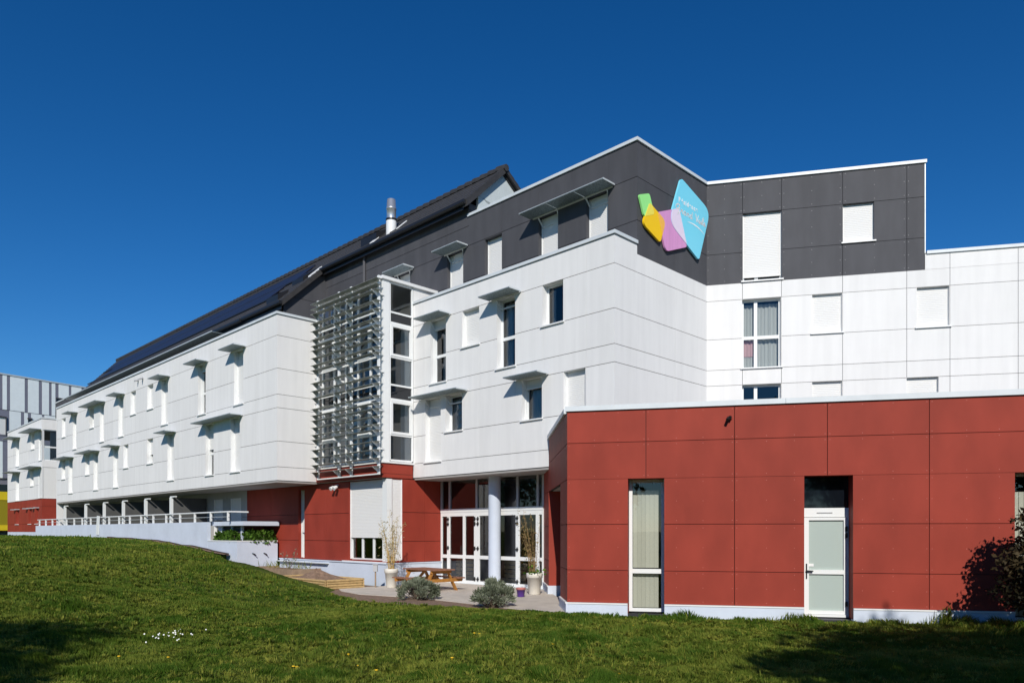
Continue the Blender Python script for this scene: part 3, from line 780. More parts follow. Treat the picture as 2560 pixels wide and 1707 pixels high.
# anthracite storey
FD = FM(16.86)
opsD = [(19.19, 20.04, 9.86, 11.59), (17.27, 18.09, 9.86, 11.59), (14.82, 15.63, 9.86, 11.59), (12.92, 13.72, 9.86, 11.59), (22.2, 23.0, 9.86, 11.59)]
jD = [11.91, 12.88, 14.54, 15.62, 17.28, 18.89, 20.02, 21.64, 23.25, 24.43, 26.44, 28.18]
panels(B, FD, jD[:6], [9.7, 10.42, 11.62, 12.62], M['dark'], opsD)
panels(B, FD, jD[5:], [9.7, 10.42, 11.62, 12.3, 12.95], M['dark'], opsD)
backing(B, FD, 11.96, 18.9, 9.6, 12.6, opsD); backing(B, FD, 18.9, 28.15, 9.6, 12.9, opsD)
for o, s in zip(opsD, (.86, 1, 1, 1, 1)): window(B, FD, *o, M['dark'], shut=s, sill=False)
sunshade(B, FD, 12.66, 15.93, 11.59, out=.56, seams=2, ops=opsD); sunshade(B, FD, 18.92, 20.27, 11.59, ops=opsD); sunshade(B, FD, 21.93, 23.25, 11.59, ops=opsD)
coping(B, FD, 11.91-.045, 18.93, 12.70)
panels(B, FBP, [16.86, 18.77, 20.576], [9.48, 10.42, 11.62, 12.62], M['dark'])
backing(B, FBP, 16.91, 20.65, 9.76, 12.6)
coping(B, FBP, 17.20, 20.62, 12.70)
q = MB(); q.bar((*mn(25.15, 16.80), 9.9), (*mn(25.15, 16.80), 12.95), .09); q.build('downpipe', M['dark'], B)
# gable behind the parapet
Fg = FP(18.84)
q = MB(); gp = [(17.25, 12.4), (22.9, 12.4), (22.9, bz(22.9)-.21), (RN_, RZ_-.21), (17.25, rz(17.25)-.18)]
a = [Fg.p(x, z, 0) for x, z in gp]; b = [Fg.p(x, z, -.1) for x, z in gp]
q.quad(a); q.quad(b[::-1])
for i_ in range(5): q.quad([a[i_], b[i_], b[(i_+1) % 5], a[(i_+1) % 5]])
q.build('gable_wall', M['pale_gable'], B)
q = MB(); Fg.box(q, 18.05, 18.55, 12.75, 13.3, .004, .03); gw = q.build('window', M['dark'], B)
q = MB(); Fg.box(q, 18.12, 18.48, 12.82, 13.24, .031, .034); q.build('pane', M['spandrel'], gw)
q = MB(); FP(18.92).box(q, 16.9, 17.24, 12.6, 13.1, -.05, 0); q.build('panel', M['dark'], B)
# right facade
opsR = [(1.08, 2.22, 9.52, 11.62), (3.96, 4.82, 10.46, 11.62), (1.06, 2.20, 6.84, 8.97), (3.09, 3.94, 7.79, 8.97), (5.98, 6.85, 7.79, 8.97), (1.06, 2.20, 4.19, 6.33), (3.09, 3.94, 5.13, 6.33), (5.71, 6.56, 5.13, 6.33)]
jR = [0, 1.07, 2.21, 3.95, 5.71, 6.86, 8.62, 10.5, 12.5]
panels(B, FR, jR, [3.2, 4.17, 5.11, 6.33, 6.82, 7.77, 8.97, 9.48], M['white'], opsR, gv=.012, gh=.013)
panels(B, FR, [0, 1.07, 2.21, 3.95, 5.71, 6.19], [9.48, 10.42, 11.62, 12.62], M['dark'], opsR, gv=.012, gh=.013)
panels(B, FR, [6.20, 6.86, 8.62, 10.5, 12.5], [9.48, 9.94], M['white'], opsR, gv=.012, gh=.013)
backing(B, FR, .02, 6.19, 3.1, 12.6, opsR); backing(B, FR, 6.19, 12.5, 3.1, 9.9, opsR)
q = MB(); FR.box(q, 6.19, 6.215, 9.96, 12.62, -.6, 0.003); q.build('corner_trim', M['galvedge'], B)
coping(B, FR, -.03, 6.24, 12.70); coping(B, FR, 6.24, 12.5, 10.02)
kR = [dict(cols=2, colpos=.36, shut=.93), dict(shut=.93), dict(cols=2, colpos=.36, split=7.80, curtain=[(.03, .34, M['curtain']), (.40, .97, M['curtain'])]), dict(shut=1), dict(shut=1),
      dict(cols=2, colpos=.36, split=5.13), dict(shut=1), dict(shut=1)]
for i_, (o, k) in enumerate(zip(opsR, kR)):
    w = window(B, FR, *o, M['dark'] if i_ < 2 else M['white'], depth=.16, **k)
    if i_ == 2:
        c = wavy(FR, 1.10, 1.42, 7.25, 7.74, -.30, .018, 9); c.build('curtain', M['pinkcurtain'], w, smooth=True, label='pink curtain behind the lower left pane')
# screws on the dark and white right facade
q = MB()
for a0, a1 in zip(jR[:5], jR[1:6]):
    for z0, z1 in ((9.48, 10.42), (10.42, 11.62), (11.62, 12.62)):
        for fa in (.04, .5, .96):
            for fz_ in (.09, .5, .91):
                a = a0+(a1-a0)*fa; z = z0+(z1-z0)*fz_
                if a > 6.15 or any(o[0]-.03 < a < o[1]+.03 and o[2]-.03 < z < o[3]+.03 for o in opsR): continue
                FR.box(q, a-.009, a+.009, z-.009, z+.009, .0005, .004)
q.build('screws', M['screw2'], B, kind='stuff')
# shell, slabs, soffit
q = MB(); q.prism([mn(11.99, 15.86), mn(20.62, 15.86), mn(20.62, 18), mn(11.99, 18)], 3.60, 3.66); q.build('soffit', M['soffit'], B)
rp = lambda t, d=0: tuple((RO+RD*t-RN*d).to_2d())
q = MB(); q.prism([mn(28.1, 16.95), mn(12.0, 16.95), mn(12.0, 20.66), rp(0.1, .12), rp(6.1, .12), rp(6.1, 9), mn(28.1, 27)], 12.35, 12.5); q.build('flat_roof', M['backing'], B)
q = MB(); q.prism([mn(20.6, 15.95), mn(12.02, 15.95), mn(12.02, 16.84), mn(20.6, 16.84)], 9.5, 9.66); q.build('flat_roof', M['backing'], B)
q = MB(); q.prism([rp(6.2, .12), rp(12.45, .12), rp(12.45, 9), rp(6.2, 9)], 9.5, 9.8); q.build('flat_roof', M['backing'], B)
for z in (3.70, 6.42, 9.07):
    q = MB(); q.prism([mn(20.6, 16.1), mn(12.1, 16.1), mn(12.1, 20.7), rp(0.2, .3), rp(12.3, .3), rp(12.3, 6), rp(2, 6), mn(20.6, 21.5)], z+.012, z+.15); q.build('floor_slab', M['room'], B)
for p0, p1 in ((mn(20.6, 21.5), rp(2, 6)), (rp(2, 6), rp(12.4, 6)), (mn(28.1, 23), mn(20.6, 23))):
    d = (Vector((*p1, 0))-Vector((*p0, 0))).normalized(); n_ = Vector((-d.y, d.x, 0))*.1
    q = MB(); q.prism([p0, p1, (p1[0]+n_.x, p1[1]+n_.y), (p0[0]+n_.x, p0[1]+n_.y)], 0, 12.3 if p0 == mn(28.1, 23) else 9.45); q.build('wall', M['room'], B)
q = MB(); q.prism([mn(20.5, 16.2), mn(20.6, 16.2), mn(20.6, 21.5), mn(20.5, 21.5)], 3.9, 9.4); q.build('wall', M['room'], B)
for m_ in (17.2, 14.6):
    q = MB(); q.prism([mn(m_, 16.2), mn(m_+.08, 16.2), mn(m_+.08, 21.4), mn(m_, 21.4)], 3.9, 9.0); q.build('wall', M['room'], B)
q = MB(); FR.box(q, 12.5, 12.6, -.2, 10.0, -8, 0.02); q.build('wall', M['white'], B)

# entrance: glazed hall set back under the soffit
FE = FM(17.05)
pm = [20.60, 20.20, 19.40, 18.70, 17.9, 16.75, 15.86, 15.62]
g = MB()
for a, w in ((20.60, .07), (20.21, .14), (19.37, .11), (18.71, .26), (17.85, .12), (16.74, .16), (15.86, .13), (15.63, .06)):
    FE.box(g, a-w/2, a+w/2, 0.0, 2.48, -.08, 0)
xs_ = [(20.60, .07), (20.21, .14), (19.37, .11), (18.71, .26), (17.85, .12), (16.74, .16), (15.86, .13), (15.63, .06)]
for (a, wa), (b, wb) in zip(xs_[:-1], xs_[1:]):
    FE.box(g, b+wb/2, a-wa/2, 0.0, .10, -.078, -.003); FE.box(g, b+wb/2, a-wa/2, .86, .98, -.078, .003); FE.box(g, b+wb/2, a-wa/2, 2.34, 2.48, -.078, -.002)
FE.box(g, 15.6, 20.635, 2.481, 2.60, -.09, .01)
ent = g.build('entrance_glazing', M['pvc'], B)
for (a, wa), (b, wb) in zip(xs_[:-1], xs_[1:]):
    for z0, z1 in ((.10, .86), (.98, 2.34)):
        q = MB(); FE.pane(q, b+wb/2, a-wa/2, z0, z1, -.04); q.build('pane', M['glass'], ent)
g = MB(); tx = [20.6, 20.15, 18.72, 16.75, 15.85, 15.62]
for a in tx: FE.box(g, a-.045, a+.045, 2.601, 3.595, -.08, 0)
g.build('transom_frame', M['grey'], ent)  # mullions coloured grey instead of white, painting in the soffit shade
for a, b in zip(tx[:-1], tx[1:]):
    q = MB(); FE.pane(q, b+.045, a-.045, 2.6, 3.59, -.04); q.build('pane', M['glass'], ent)
for a in (20.21, 18.63, 18.79, 16.74):
    for z in (.17, 1.22, 2.07, 2.24):
        q = MB(); FE.box(q, a-.045, a+.045, z-.025, z+.025, .002, .045); FE.box(q, a-.018, a+.018, z-.07, z+.07, .002, .03); q.build('hinge', M['black'], ent)
for a in (19.45, 17.75):
    q = MB(); q.bar(FE.p(a, 1.05, .06), FE.p(a, 1.30, .06), .025); q.build('handle', M['black'], ent)
q = MB(); FE.box(q, 15.6, 20.63, -.1, -.002, -.6, .12); q.build('threshold', M['alu'], B)
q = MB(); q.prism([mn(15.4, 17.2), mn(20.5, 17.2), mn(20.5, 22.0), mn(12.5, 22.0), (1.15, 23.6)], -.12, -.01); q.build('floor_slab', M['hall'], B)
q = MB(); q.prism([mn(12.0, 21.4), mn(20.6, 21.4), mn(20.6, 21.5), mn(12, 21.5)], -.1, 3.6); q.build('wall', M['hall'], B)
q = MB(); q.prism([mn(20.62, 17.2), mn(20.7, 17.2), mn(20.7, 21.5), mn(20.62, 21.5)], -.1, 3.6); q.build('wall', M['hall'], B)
cc = mn(17.47, 16.72)
q = MB(); q.lathe((*cc, 0), [(.2, -.05), (.2, 3.6)], 32); q.build('column', M['column'], B, smooth=True)

# ================================================================== RED PAVILION
D = thing('red_pavilion', 'low brick red panelled pavilion with white plinth at lower right', 'building', (1.231, 16.4, 0))
opsF = [(1.34, 2.12, .02, 2.96), (4.97, 5.91, -.02, 2.96), (8.85, 9.75, .02, 2.96)]
panels(D, FF, [0, 1.73, 3.58, 5.42, 7.33, 9.25, 11.2, 14], [2.96, 3.76, 4.46], M['red'], opsF, gv=.012, gh=.012)
panels(D, FF, [0, 1.73, 3.58, 5.42, 7.33, 9.25, 11.2, 14], [.235, .95, 1.96, 2.96], M['red'], opsF, gv=.012, gh=.012)
backing(D, FF, .03, 14, -.1, 4.45, opsF)
zpl = [(0.02, 1.335), (2.125, 4.965), (5.915, 8.845), (9.755, 14)]
for a, b in zpl:
    q = MB(); FF.box(q, a, b, -.5, .20, -.2, .03); q.build('plinth', M['plinth'], D)
    q = MB(); FF.box(q, a, b, .201, .23, -.1, .045); q.build('drip_edge', M['trim'], D)
coping(D, FF, -.04, 4.6, 4.58, h=.11); coping(D, FF, 4.606, 14, 4.58, h=.11)
w = window(D, FF, *opsF[0], M['red'], depth=.38, split=.92, sill=False, fw=.075)
for k in range(6):
    a = 1.42+k*.094
    for z0, z1 in ((.10, .85), (.99, 2.72)):
        q = MB(); q.hexa([FF.p(a, z0, -.50), FF.p(a+.092, z0, -.515), FF.p(a+.092, z0, -.518), FF.p(a, z0, -.503), FF.p(a, z1, -.50), FF.p(a+.092, z1, -.515), FF.p(a+.092, z1, -.518), FF.p(a, z1, -.503)])
        q.build('blind_slat', M['blind'], w)
w = window(D, FF, *opsF[2], M['red'], depth=.38, sill=False, fw=.06)
for k in range(8):
    a = 8.92+k*.098
    q = MB(); q.hexa([FF.p(a, .1, -.50), FF.p(a+.096, .1, -.515), FF.p(a+.096, .1, -.518), FF.p(a, .1, -.503), FF.p(a, 2.6, -.50), FF.p(a+.096, 2.6, -.515), FF.p(a+.096, 2.6, -.518), FF.p(a, 2.6, -.503)])
    q.build('blind_slat', M['blind'], w)
# door with transom light
g = MB(); d0, d1 = -.46, -.40
a0, a1 = 4.97, 5.91
FF.box(g, a0+.001, a0+.05, 0.0, 2.30, d0, d1); FF.box(g, a1-.05, a1-.001, 0.0, 2.30, d0, d1); FF.box(g, a0+.05, a1-.05, 2.11, 2.30, d0, d1-.004)
FF.box(g, a0+.055, a0+.15, .055, 2.10, d0, d1+.02); FF.box(g, a1-.10, a1-.052, .055, 2.10, d0, d1+.02)
FF.box(g, a0+.15, a1-.10, 2.04, 2.10, d0, d1+.018); FF.box(g, a0+.15, a1-.10, .055, .13, d0, d1+.018); FF.box(g, a0+.15, a1-.10, .90, .99, d0, d1+.018)
FF.box(g, a0+.05, a1-.05, 0.0, .05, d0, d1+.05)
dr = g.build('door', M['pvc'], D)
for z0, z1 in ((.13, .90), (.99, 2.04)):
    q = MB(); FF.box(q, a0+.15, a1-.10, z0, z1, -.445, -.425); q.build('door_pane', M['frosted'], dr)
q = MB(); FF.box(q, a0, a1, 2.30, 2.96, d0+.02, d0+.03); q.build('transom_pane', M['spandrel'], dr)
q = MB(); FF.box(q, a0+.09, a0+.115, .80, 1.12, -.379, -.365); q.bar(FF.p(a0+.10, .97, -.33), FF.p(a0+.23, .965, -.33), .025); q.bar(FF.p(a0+.10, .97, -.379), FF.p(a0+.10, .97, -.32), .025); q.build('handle', M['black'], dr)
q = MB(); FF.box(q, a0+.31, a0+.62, 2.19, 2.21, -.404, -.39); q.build('vent', M['grey'], dr)
for z in (1.86, 1.72, .28):
    q = MB(); FF.box(q, a1-.075, a1-.03, z-.05, z+.05, -.38, -.345); q.build('hinge', M['black'], dr)
q = MB(); FF.box(q, a0+.155, a0+.25, 1.06, 1.12, -.424, -.41); q.build('sticker', M['trim'], dr)
t = MB()
FF.box(t, a0-.012, a0, 0, 2.96, -.46, -.0206); FF.box(t, a1, a1+.012, 0, 2.96, -.46, -.0206); FF.box(t, a0, a1, 2.96, 2.972, -.46, -.0206); t.build('reveal', M['red'], dr)
# screws of the red panels
q = MB()
for a0_, a1_ in zip([0, 1.73, 3.58, 5.42, 7.33], [1.73, 3.58, 5.42, 7.33, 9.25]):
    for z0, z1 in ((.235, .95), (.95, 1.96), (1.96, 2.96), (2.96, 3.76), (3.76, 4.46)):
        for fa in (.025, .35, .65, .975):
            for fz_ in (.08, .5, .92):
                a = a0_+(a1_-a0_)*fa; z = z0+(z1-z0)*fz_
                if fz_ == .5 and z > 3 or any(o[0]-.03 < a < o[1]+.03 and o[2]-.03 < z < o[3]+.03 for o in opsF): continue
                FF.box(q, a-.007, a+.007, z-.007, z+.007, .0005, .003)
M['screw'] = mat('red_screw_heads', (.50, .14, .11), .4)
q.build('screws', M['screw'], D, kind='stuff')
# side wall with porch recess
opS = [(1.52, 4.9, -.1, 2.96)]
panels(D, FS, [0.0, .7, 1.52, 4.9, 6.85], [.235, .95, 1.96, 2.96, 3.76, 4.46], M['red'], opS, gv=.01)
backing(D, FS, .05, 6.9, -.1, 4.45, opS)
coping(D, FS, .30, 5.15, 4.58, h=.11)
for a, b in ((.0, 1.5), (4.92, 6.7)):
    q = MB(); FS.box(q, a, b, -.5, .20, -.2, .03); q.build('plinth', M['plinth'], D)
    q = MB(); FS.box(q, a, b, .201, .23, -.1, .045); q.build('drip_edge', M['trim'], D)
q = MB(); FS.box(q, 4.90, 5.0, .236, 2.96, -1.1, -.004); q.build('jamb', M['red'], D)
q = MB(); FS.box(q, 4.88, 5.0, -.1, .235, -1.1, .03); q.build('plinth', M['plinth'], D)
q = MB(); FS.box(q, 1.42, 1.52, -.1, 2.96, -1.1, -.004); q.build('jamb', M['red'], D)
q = MB(); FS.box(q, 1.52, 4.9, -.1, 2.96, -1.2, -1.1); q.build('porch_wall', M['dark'], D)
q = MB(); FS.box(q, 1.52, 4.9, 2.965, 3.05, -1.1, -.12); q.build('porch_ceiling', M['soffit'], D)
fp = lambda t_, d_=0: tuple((FO+RD*t_-RN*d_).to_2d())
q = MB(); q.prism([fp(.15, .1), fp(13.9, .1), fp(13.9, 8), (1.2, 22.8)], 4.2, 4.35); q.build('flat_roof', M['backing'], D)
q = MB(); q.prism([fp(1.3, .2), fp(13.9, .2), fp(13.9, 6), fp(1.3, 6)], -.08, -.03); q.build('floor_slab', M['room'], D)
q = MB(); q.prism([fp(1.3, 5), fp(13.9, 5), fp(13.9, 5.1), fp(1.3, 5.1)], -.1, 4.2); q.build('wall', M['room'], D)
q = MB(); FF.box(q, 14, 14.1, -.3, 4.5, -8, .02); q.build('wall', M['red'], D)

# ================================================================== CORNER BLOCK at the far left
Ec = T('far white corner block on a brown red base beyond the long wing', 'corner_block', 'building', (65, 13.3, 1.4))
FC = FM(13.3); FCp = FP(59.9)
opC = [(66.75, 67.9, 6.82, 8.97), (62.0, 63.1, 7.77, 8.97), (59.95, 60.85, 6.82, 8.97), (66.75, 67.9, 4.17, 6.33), (62.3, 63.3, 5.11, 6.33), (59.95, 60.85, 4.17, 6.33),
       (66.9, 67.9, 2.35, 3.45), (63.0, 63.8, 2.35, 3.45), (61.0, 61.8, 2.35, 3.45)]
opCp = [(13.34, 14.35, 6.82, 8.97), (13.34, 14.35, 4.17, 6.33)]
panels(Ec, FC, [59.9, 61.6, 64, 66.75, 68.9, 70.7], [4.14, 5.11, 6.33, 6.82, 7.77, 8.97, 9.74], M['white'], opC)
panels(Ec, FC, [59.9, 61.6, 64, 66.75, 68.9, 70.7], [1.78, 2.35, 3.57, 4.12], M['red'], opC)
backing(Ec, FC, 60.0, 70.7, 1.4, 9.7, opC)
panels(Ec, FCp, [13.3, 16.8], [4.14, 6.33, 6.82, 8.97, 9.74], M['white'], opCp)
panels(Ec, FCp, [13.3, 16.8], [1.78, 3.57, 4.12], M['red'])
backing(Ec, FCp, 13.43, 16.8, 1.4, 9.7, opCp)
for i_, o in enumerate(opC):
    window(Ec, FC, *o, M['red'] if i_ > 5 else M['trim'], shut=0 if i_ > 5 else (.0 if i_ == 2 else 1.0), depth=.25 if i_ not in (2, 5) else .08)
window(Ec, FCp, *opCp[0], M['trim'], depth=.08, split=7.77, curtain=[(.5, .95, M['curtain'])], sill=False)
window(Ec, FCp, *opCp[1], M['trim'], depth=.08, shut=1, sill=False)
for (a, b, z, arms) in [(66.3, 68.9, 8.97, (66.8,)), (60.0, 63.6, 8.97, (60.85, 62.1)), (66.3, 68.9, 6.33, (66.8,)), (60.0, 63.8, 6.33, (60.85, 62.4))]:
    sunshade(Ec, FC, a, b, z, ops=opC, out=.7)
for o in opC[6:]:
    for s_ in (-.35, .9):
        q = MB(); FC.box(q, o[0]+s_, o[0]+s_+.4, 3.47, 3.52, .003, .3); q.build('lintel_shade', M['galvedge'], Ec)
coping(Ec, FC, 59.85, 70.7, 9.84); coping(Ec, FCp, 13.65, 16.8, 9.84)
q = MB(); FC.box(q, 59.92, 70.7, 1.2, 1.77, -.2, -.01); q.build('plinth', M['plinth'], Ec)
q = MB(); q.prism([mn(60.1, 13.5), mn(70.7, 13.5), mn(70.7, 20), mn(60.1, 20)], 9.4, 9.6); q.build('flat_roof', M['backing'], Ec)
q = MB(); q.prism([mn(60.1, 17.0), mn(72, 17.0), mn(72, 17.2), mn(60.1, 17.2)], 1, 9.6); q.build('wall', M['room'], Ec)
FCd = FM(16.86)
panels(Ec, FCd, [58.5, 61.5, 64.5, 67.5, 71.5], [9.7, 11.2, 12.62], M['dark']); coping(Ec, FCd, 58.5, 71.5, 12.72)
q = MB(); q.prism([mn(58.5, 16.95), mn(71.5, 16.95), mn(71.5, 21), mn(58.5, 21)], 9.6, 12.5); q.build('attic', M['dark'], Ec)
sunshade(Ec, FCd, 63.5, 71.0, 9.95, out=1.6)

# ================================================================== STRIPED BUILDING far behind
Fs = Frame((-48.7, 70, 0), (.514, .857, 0), (.857, -.514, 0))
Gs = thing('striped_building', 'distant building clad in pale and grey violet vertical stripes at far left', 'building', (-48.7, 70, 1.4))
stripes = [(-3, -.4), (.18, .56), (.84, 2.14), (2.43, 3.43), (3.73, 4.39), (4.64, 5.0), (5.31, 6.32), (6.57, 7.6), (7.9, 9.5), (9.9, 14)]
def stripe_row(spans, z0, z1, tmin, tmax):
    cur = tmin
    for a, b in spans:
        if a > cur: 
            q = MB(); Fs.box(q, cur, a-.01, z0, z1, -.1, 0); q.build('panel', M['greystripe'], Gs)
        q = MB(); Fs.box(q, a, b-.01, z0, z1, -.1, .012); q.build('panel', M['palestripe'], Gs); cur = b
    if cur < tmax:
        q = MB(); Fs.box(q, cur, tmax, z0, z1, -.1, 0); q.build('panel', M['greystripe'], Gs)
stripe_row([s for s in stripes if s[0] > -13], 13.45, 16.75, -12, 14)
stripe_row([(.78, 1.8), (2.09, 2.43), (2.72, 3.73), (3.95, 5.0), (5.3, 6.4)], 10.95, 13.4, -12, 14)
q = MB(); Fs.box(q, -12, 14, 10.45, 10.9, -.1, .006); q.build('panel', M['greystripe'], Gs)
stripe_row([(-4, -2), (-1.2, .2), (.78, 3), (3.6, 6)], 6.9, 10.4, -12, 14)
q = MB(); Fs.box(q, -12, 14, 6.0, 6.85, -1.2, -.5); q.build('recess', M['backing'], Gs)
stripe_row([(-5, -3), (1, 3)], 1.0, 5.95, -12, 14)
q = MB(); Fs.box(q, -12.1, 14.1, 16.76, 16.9, -.4, .06); q.build('coping', M['galvedge'], Gs)
q = MB(); q.prism([tuple(Fs.p(-12, 0, -.15).to_2d()), tuple(Fs.p(14, 0, -.15).to_2d()), tuple(Fs.p(14, 0, -12).to_2d()), tuple(Fs.p(-12, 0, -12).to_2d())], 1, 16.74); q.build('wall', M['greystripe'], Gs)
for (a, b, z0, z1, sh) in [(-1.6, .42, 11.05, 12.65, True), (5.07, 5.81, 14.0, 15.2, False), (2.43, 2.72, 12.2, 12.8, False)]:
    q = MB(); Fs.box(q, a, b, z0, z1, .013, .03); w = q.build('window', M['shutter'] if sh else M['spandrel'], Gs)
    q = MB(); Fs.box(q, a-.06, b+.06, z1, z1+.14, .013, .12); Fs.box(q, b, b+.07, z0, z1, .013, .12); w2 = q.build('frame', M['dark'], w)
Ya = thing('yellow_annex', 'bright yellow annex with darker mesh screen left of the corner block', 'annex', (*Fs.p(-1, 0, 2).to_2d(), 1.4))
q = MB(); Fs.box(q, -9, 1.4, 4.72, 5.5, .2, 2.2); q.build('upper_band', M['yellow'], Ya)
q = MB(); Fs.box(q, -9, 1.4, 2.42, 4.71, .2, 2.16); q.build('mesh_screen', M['yellowmesh'], Ya)
q = MB(); Fs.box(q, -9, 1.4, 1.9, 2.41, .2, 2.2); q.build('lower_band', M['yellow'], Ya)
q = MB(); Fs.box(q, -9, 1.4, 5.51, 6.2, 1.6, 1.63); q.build('parapet_glass', M['spandrel'], Ya)

# ================================================================== RETAINING WALL, RAILING, PLANTER
FW = FM(12.85)
q = MB(); FW.box(q, 30.87, 45.0, -.4, 2.2, -.14, 0); rw = q.build('retaining_wall', M['plinth']); tag(rw, 'right length of the pale blue rendered wall under the white railing', 'wall', 'rendered walls below the railing')
q = MB(); FW.box(q, 45.006, 59.6, -.2, 2.2, -.14, -.0); rw = q.build('retaining_wall', M['plinth']); tag(rw, 'far left length of the pale blue rendered wall meeting the red block', 'wall', 'rendered walls below the railing')
RL = T('low white metal railing along the top of the rendered wall', 'railing', 'railing', (44, 12.9, 2.2))
q = MB(); q.tube([FW.p(29.0, 2.60, -.1), FW.p(59.5, 2.60, -.1)], .032, 8); q.tube([FW.p(29.0, 2.60, -.1), FW.p(29.0, 2.60, -.9)], .032, 8); q.build('handrail', M['pvc'], RL)
q = MB(); q.tube([FW.p(29.0, 2.40, -.1), FW.p(59.5, 2.40, -.1)], .012, 5); q.build('wire', M['galvedge'], RL)
for k in range(19):
    a = 29.1+k*1.66
    q = MB(); FW.box(q, a-.02, a+.02, 2.2 if a > 30.8 else 2.23, 2.59, -.15, -.06); q.build('post', M['pvc'], RL)
q = MB(); FW.box(q, 45.4, 45.85, 1.62, 2.68, .02, .05)
me_ = q.build('leaning_board', M['pvc']); tag(me_, 'narrow white board leaning over the railing above the rendered wall', 'board'); me_.rotation_euler = (R(2), R(4), 0)
P_ = T('pale rendered planter box at the right end of the wall', 'planter_wall', 'planter', (29.4, 13.2, .3))
FPl = FM(12.86)
q = MB(); FPl.box(q, 28.26, 30.86, -.3, 1.40, -.15, 0); q.build('front_wall', M['plinth'], P_)
FPr = FP(28.1)
q = MB(); FPr.box(q, 12.862, 14.58, -.3, 1.40, -.15, 0); q.build('side_wall', M['plinth'], P_)
q = MB(); FPl.box(q, 28.09, 30.86, 1.401, 1.44, -.17, .015); FPr.box(q, 13.04, 14.58, 1.401, 1.44, -.17, .015); q.build('capping', M['trim'], P_)
q = MB(); q.prism([mn(28.3, 13.05), mn(30.8, 13.05), mn(30.8, 14.5), mn(28.3, 14.5)], .8, 1.33); q.build('soil_fill', M['soil'], P_)
for n_ in (13.5, 13.98):
    q = MB(); q.bar(FPr.p(n_, .93, .0), FPr.p(n_+.05, .90, .10), .035); q.bar(FPr.p(n_+.05, .90, .10), FPr.p(n_+.10, .84, .10), .03); q.build('wall_hook', M['black'], P_)
U_ = T('small pale housing with dark louvre vents behind the planter', 'vent_housing', 'vent housing', (29.9, 13.7, 1.2))
FU = FM(13.35)
q = MB(); q.prism([mn(28.05, 13.1), mn(30.98, 13.1), mn(30.98, 14.62), mn(28.05, 14.62)], 2.04, 2.21); q.build('roof_slab', M['plinth'], U_)
q = MB(); FU.box(q, 28.7, 31.0, .8, 2.035, -.9, -.08); q.build('wall', M['black'], U_)
for a in (28.7, 29.6, 30.55): 
    q = MB(); FU.box(q, a, a+.13 if a < 30 else a+.42, .8, 2.035, -.079, .0); q.build('pillar', M['plinth'], U_)
for a, b in ((28.84, 29.59), (29.74, 30.54)):
    q = MB()
    for k in range(12):
        z = 1.02+k*.083
        q.hexa([FU.p(a, z, -.02), FU.p(b, z, -.02), FU.p(b, z+.05, -.075), FU.p(a, z+.05, -.075), FU.p(a, z+.012, -.02), FU.p(b, z+.012, -.02), FU.p(b, z+.062, -.075), FU.p(a, z+.062, -.075)])
    q.build('vent_grille', M['dark'], U_, kind='stuff')
# edging strip between lawn and wall
q = MB(); ms = np.linspace(28.6, 43.5, 60)
for a, b in zip(ms[:-1], ms[1:]):
    pa = mn(a, 12.72); pb = mn(b, 12.72)
    za, zb = float(terrain(*mn(a, 12.3))), float(terrain(*mn(b, 12.3)))
    q.bar((*pa, za+.02), (*pb, zb+.02), .09, .10)
q.build('edging_strip', mat('dark_brown_edging', (.055, .035, .03), .9, var=.2, scale=8), None, kind='structure')
q = MB()
for a, b in zip(ms[:-1], ms[1:]):
    za, zb = float(terrain(*mn(a, 12.2))), float(terrain(*mn(b, 12.2)))
    q.quad([(*mn(a, 12.52), za+.02), (*mn(b, 12.52), zb+.02), (*mn(b, 12.72), zb+.03), (*mn(a, 12.72), za+.03)])
q.build('soil_margin', M['soil'], None, kind='structure')

# ================================================================== foliage helpers
def mesh_np(name, v, faces_flat, loop_tot, m, tone=None, parent=None, kind=None):
    v = np.asarray(v, dtype=np.float32); c = np.array([v[:, 0].mean(), v[:, 1].mean(), v[:, 2].min()], dtype=np.float32)
    me = bpy.data.meshes.new(name); me.vertices.add(len(v)); me.vertices.foreach_set('co', (v-c).ravel())
    faces_flat = np.asarray(faces_flat, dtype=np.int32); loop_tot = np.asarray(loop_tot, dtype=np.int32)
    me.loops.add(len(faces_flat)); me.loops.foreach_set('vertex_index', faces_flat)
    ls = np.concatenate([[0], np.cumsum(loop_tot)[:-1]]).astype(np.int32)
    me.polygons.add(len(loop_tot)); me.polygons.foreach_set('loop_start', ls); me.polygons.foreach_set('loop_total', loop_tot)
    if tone is not None:
        at = me.attributes.new('tone', 'FLOAT', 'POINT'); at.data.foreach_set('value', np.asarray(tone, dtype=np.float32))
    me.materials.append(m); me.update(calc_edges=True)
    o = bpy.data.objects.new(name, me); COL.objects.link(o); place(o, Vector([float(x) for x in c]), parent)
    if kind: o['kind'] = kind
    return o
def leaves(name, pos, size, m, parent=None, dirs=None, aspect=.5, tone=None, kind=None):
    n = len(pos); pos = np.asarray(pos)
    d = nr.normal(size=(n, 3)) if dirs is None else dirs+nr.normal(size=(n, 3))*.35
    d /= np.linalg.norm(d, axis=1, keepdims=True)
    w = np.cross(d, nr.normal(size=(n, 3))); w /= np.linalg.norm(w, axis=1, keepdims=True)
    s = size*(.6+.8*nr.rand(n))[:, None]
    v = np.stack([pos, pos+d*s*.5+w*s*aspect*.5, pos+d*s, pos+d*s*.5-w*s*aspect*.5], 1).reshape(-1, 3)
    t = (nr.rand(n) if tone is None else np.clip(tone+nr.rand(n)*.4-.2, 0, 1)).repeat(4)
    return mesh_np(name, v, np.arange(4*n), np.full(n, 4), m, t, parent, kind)
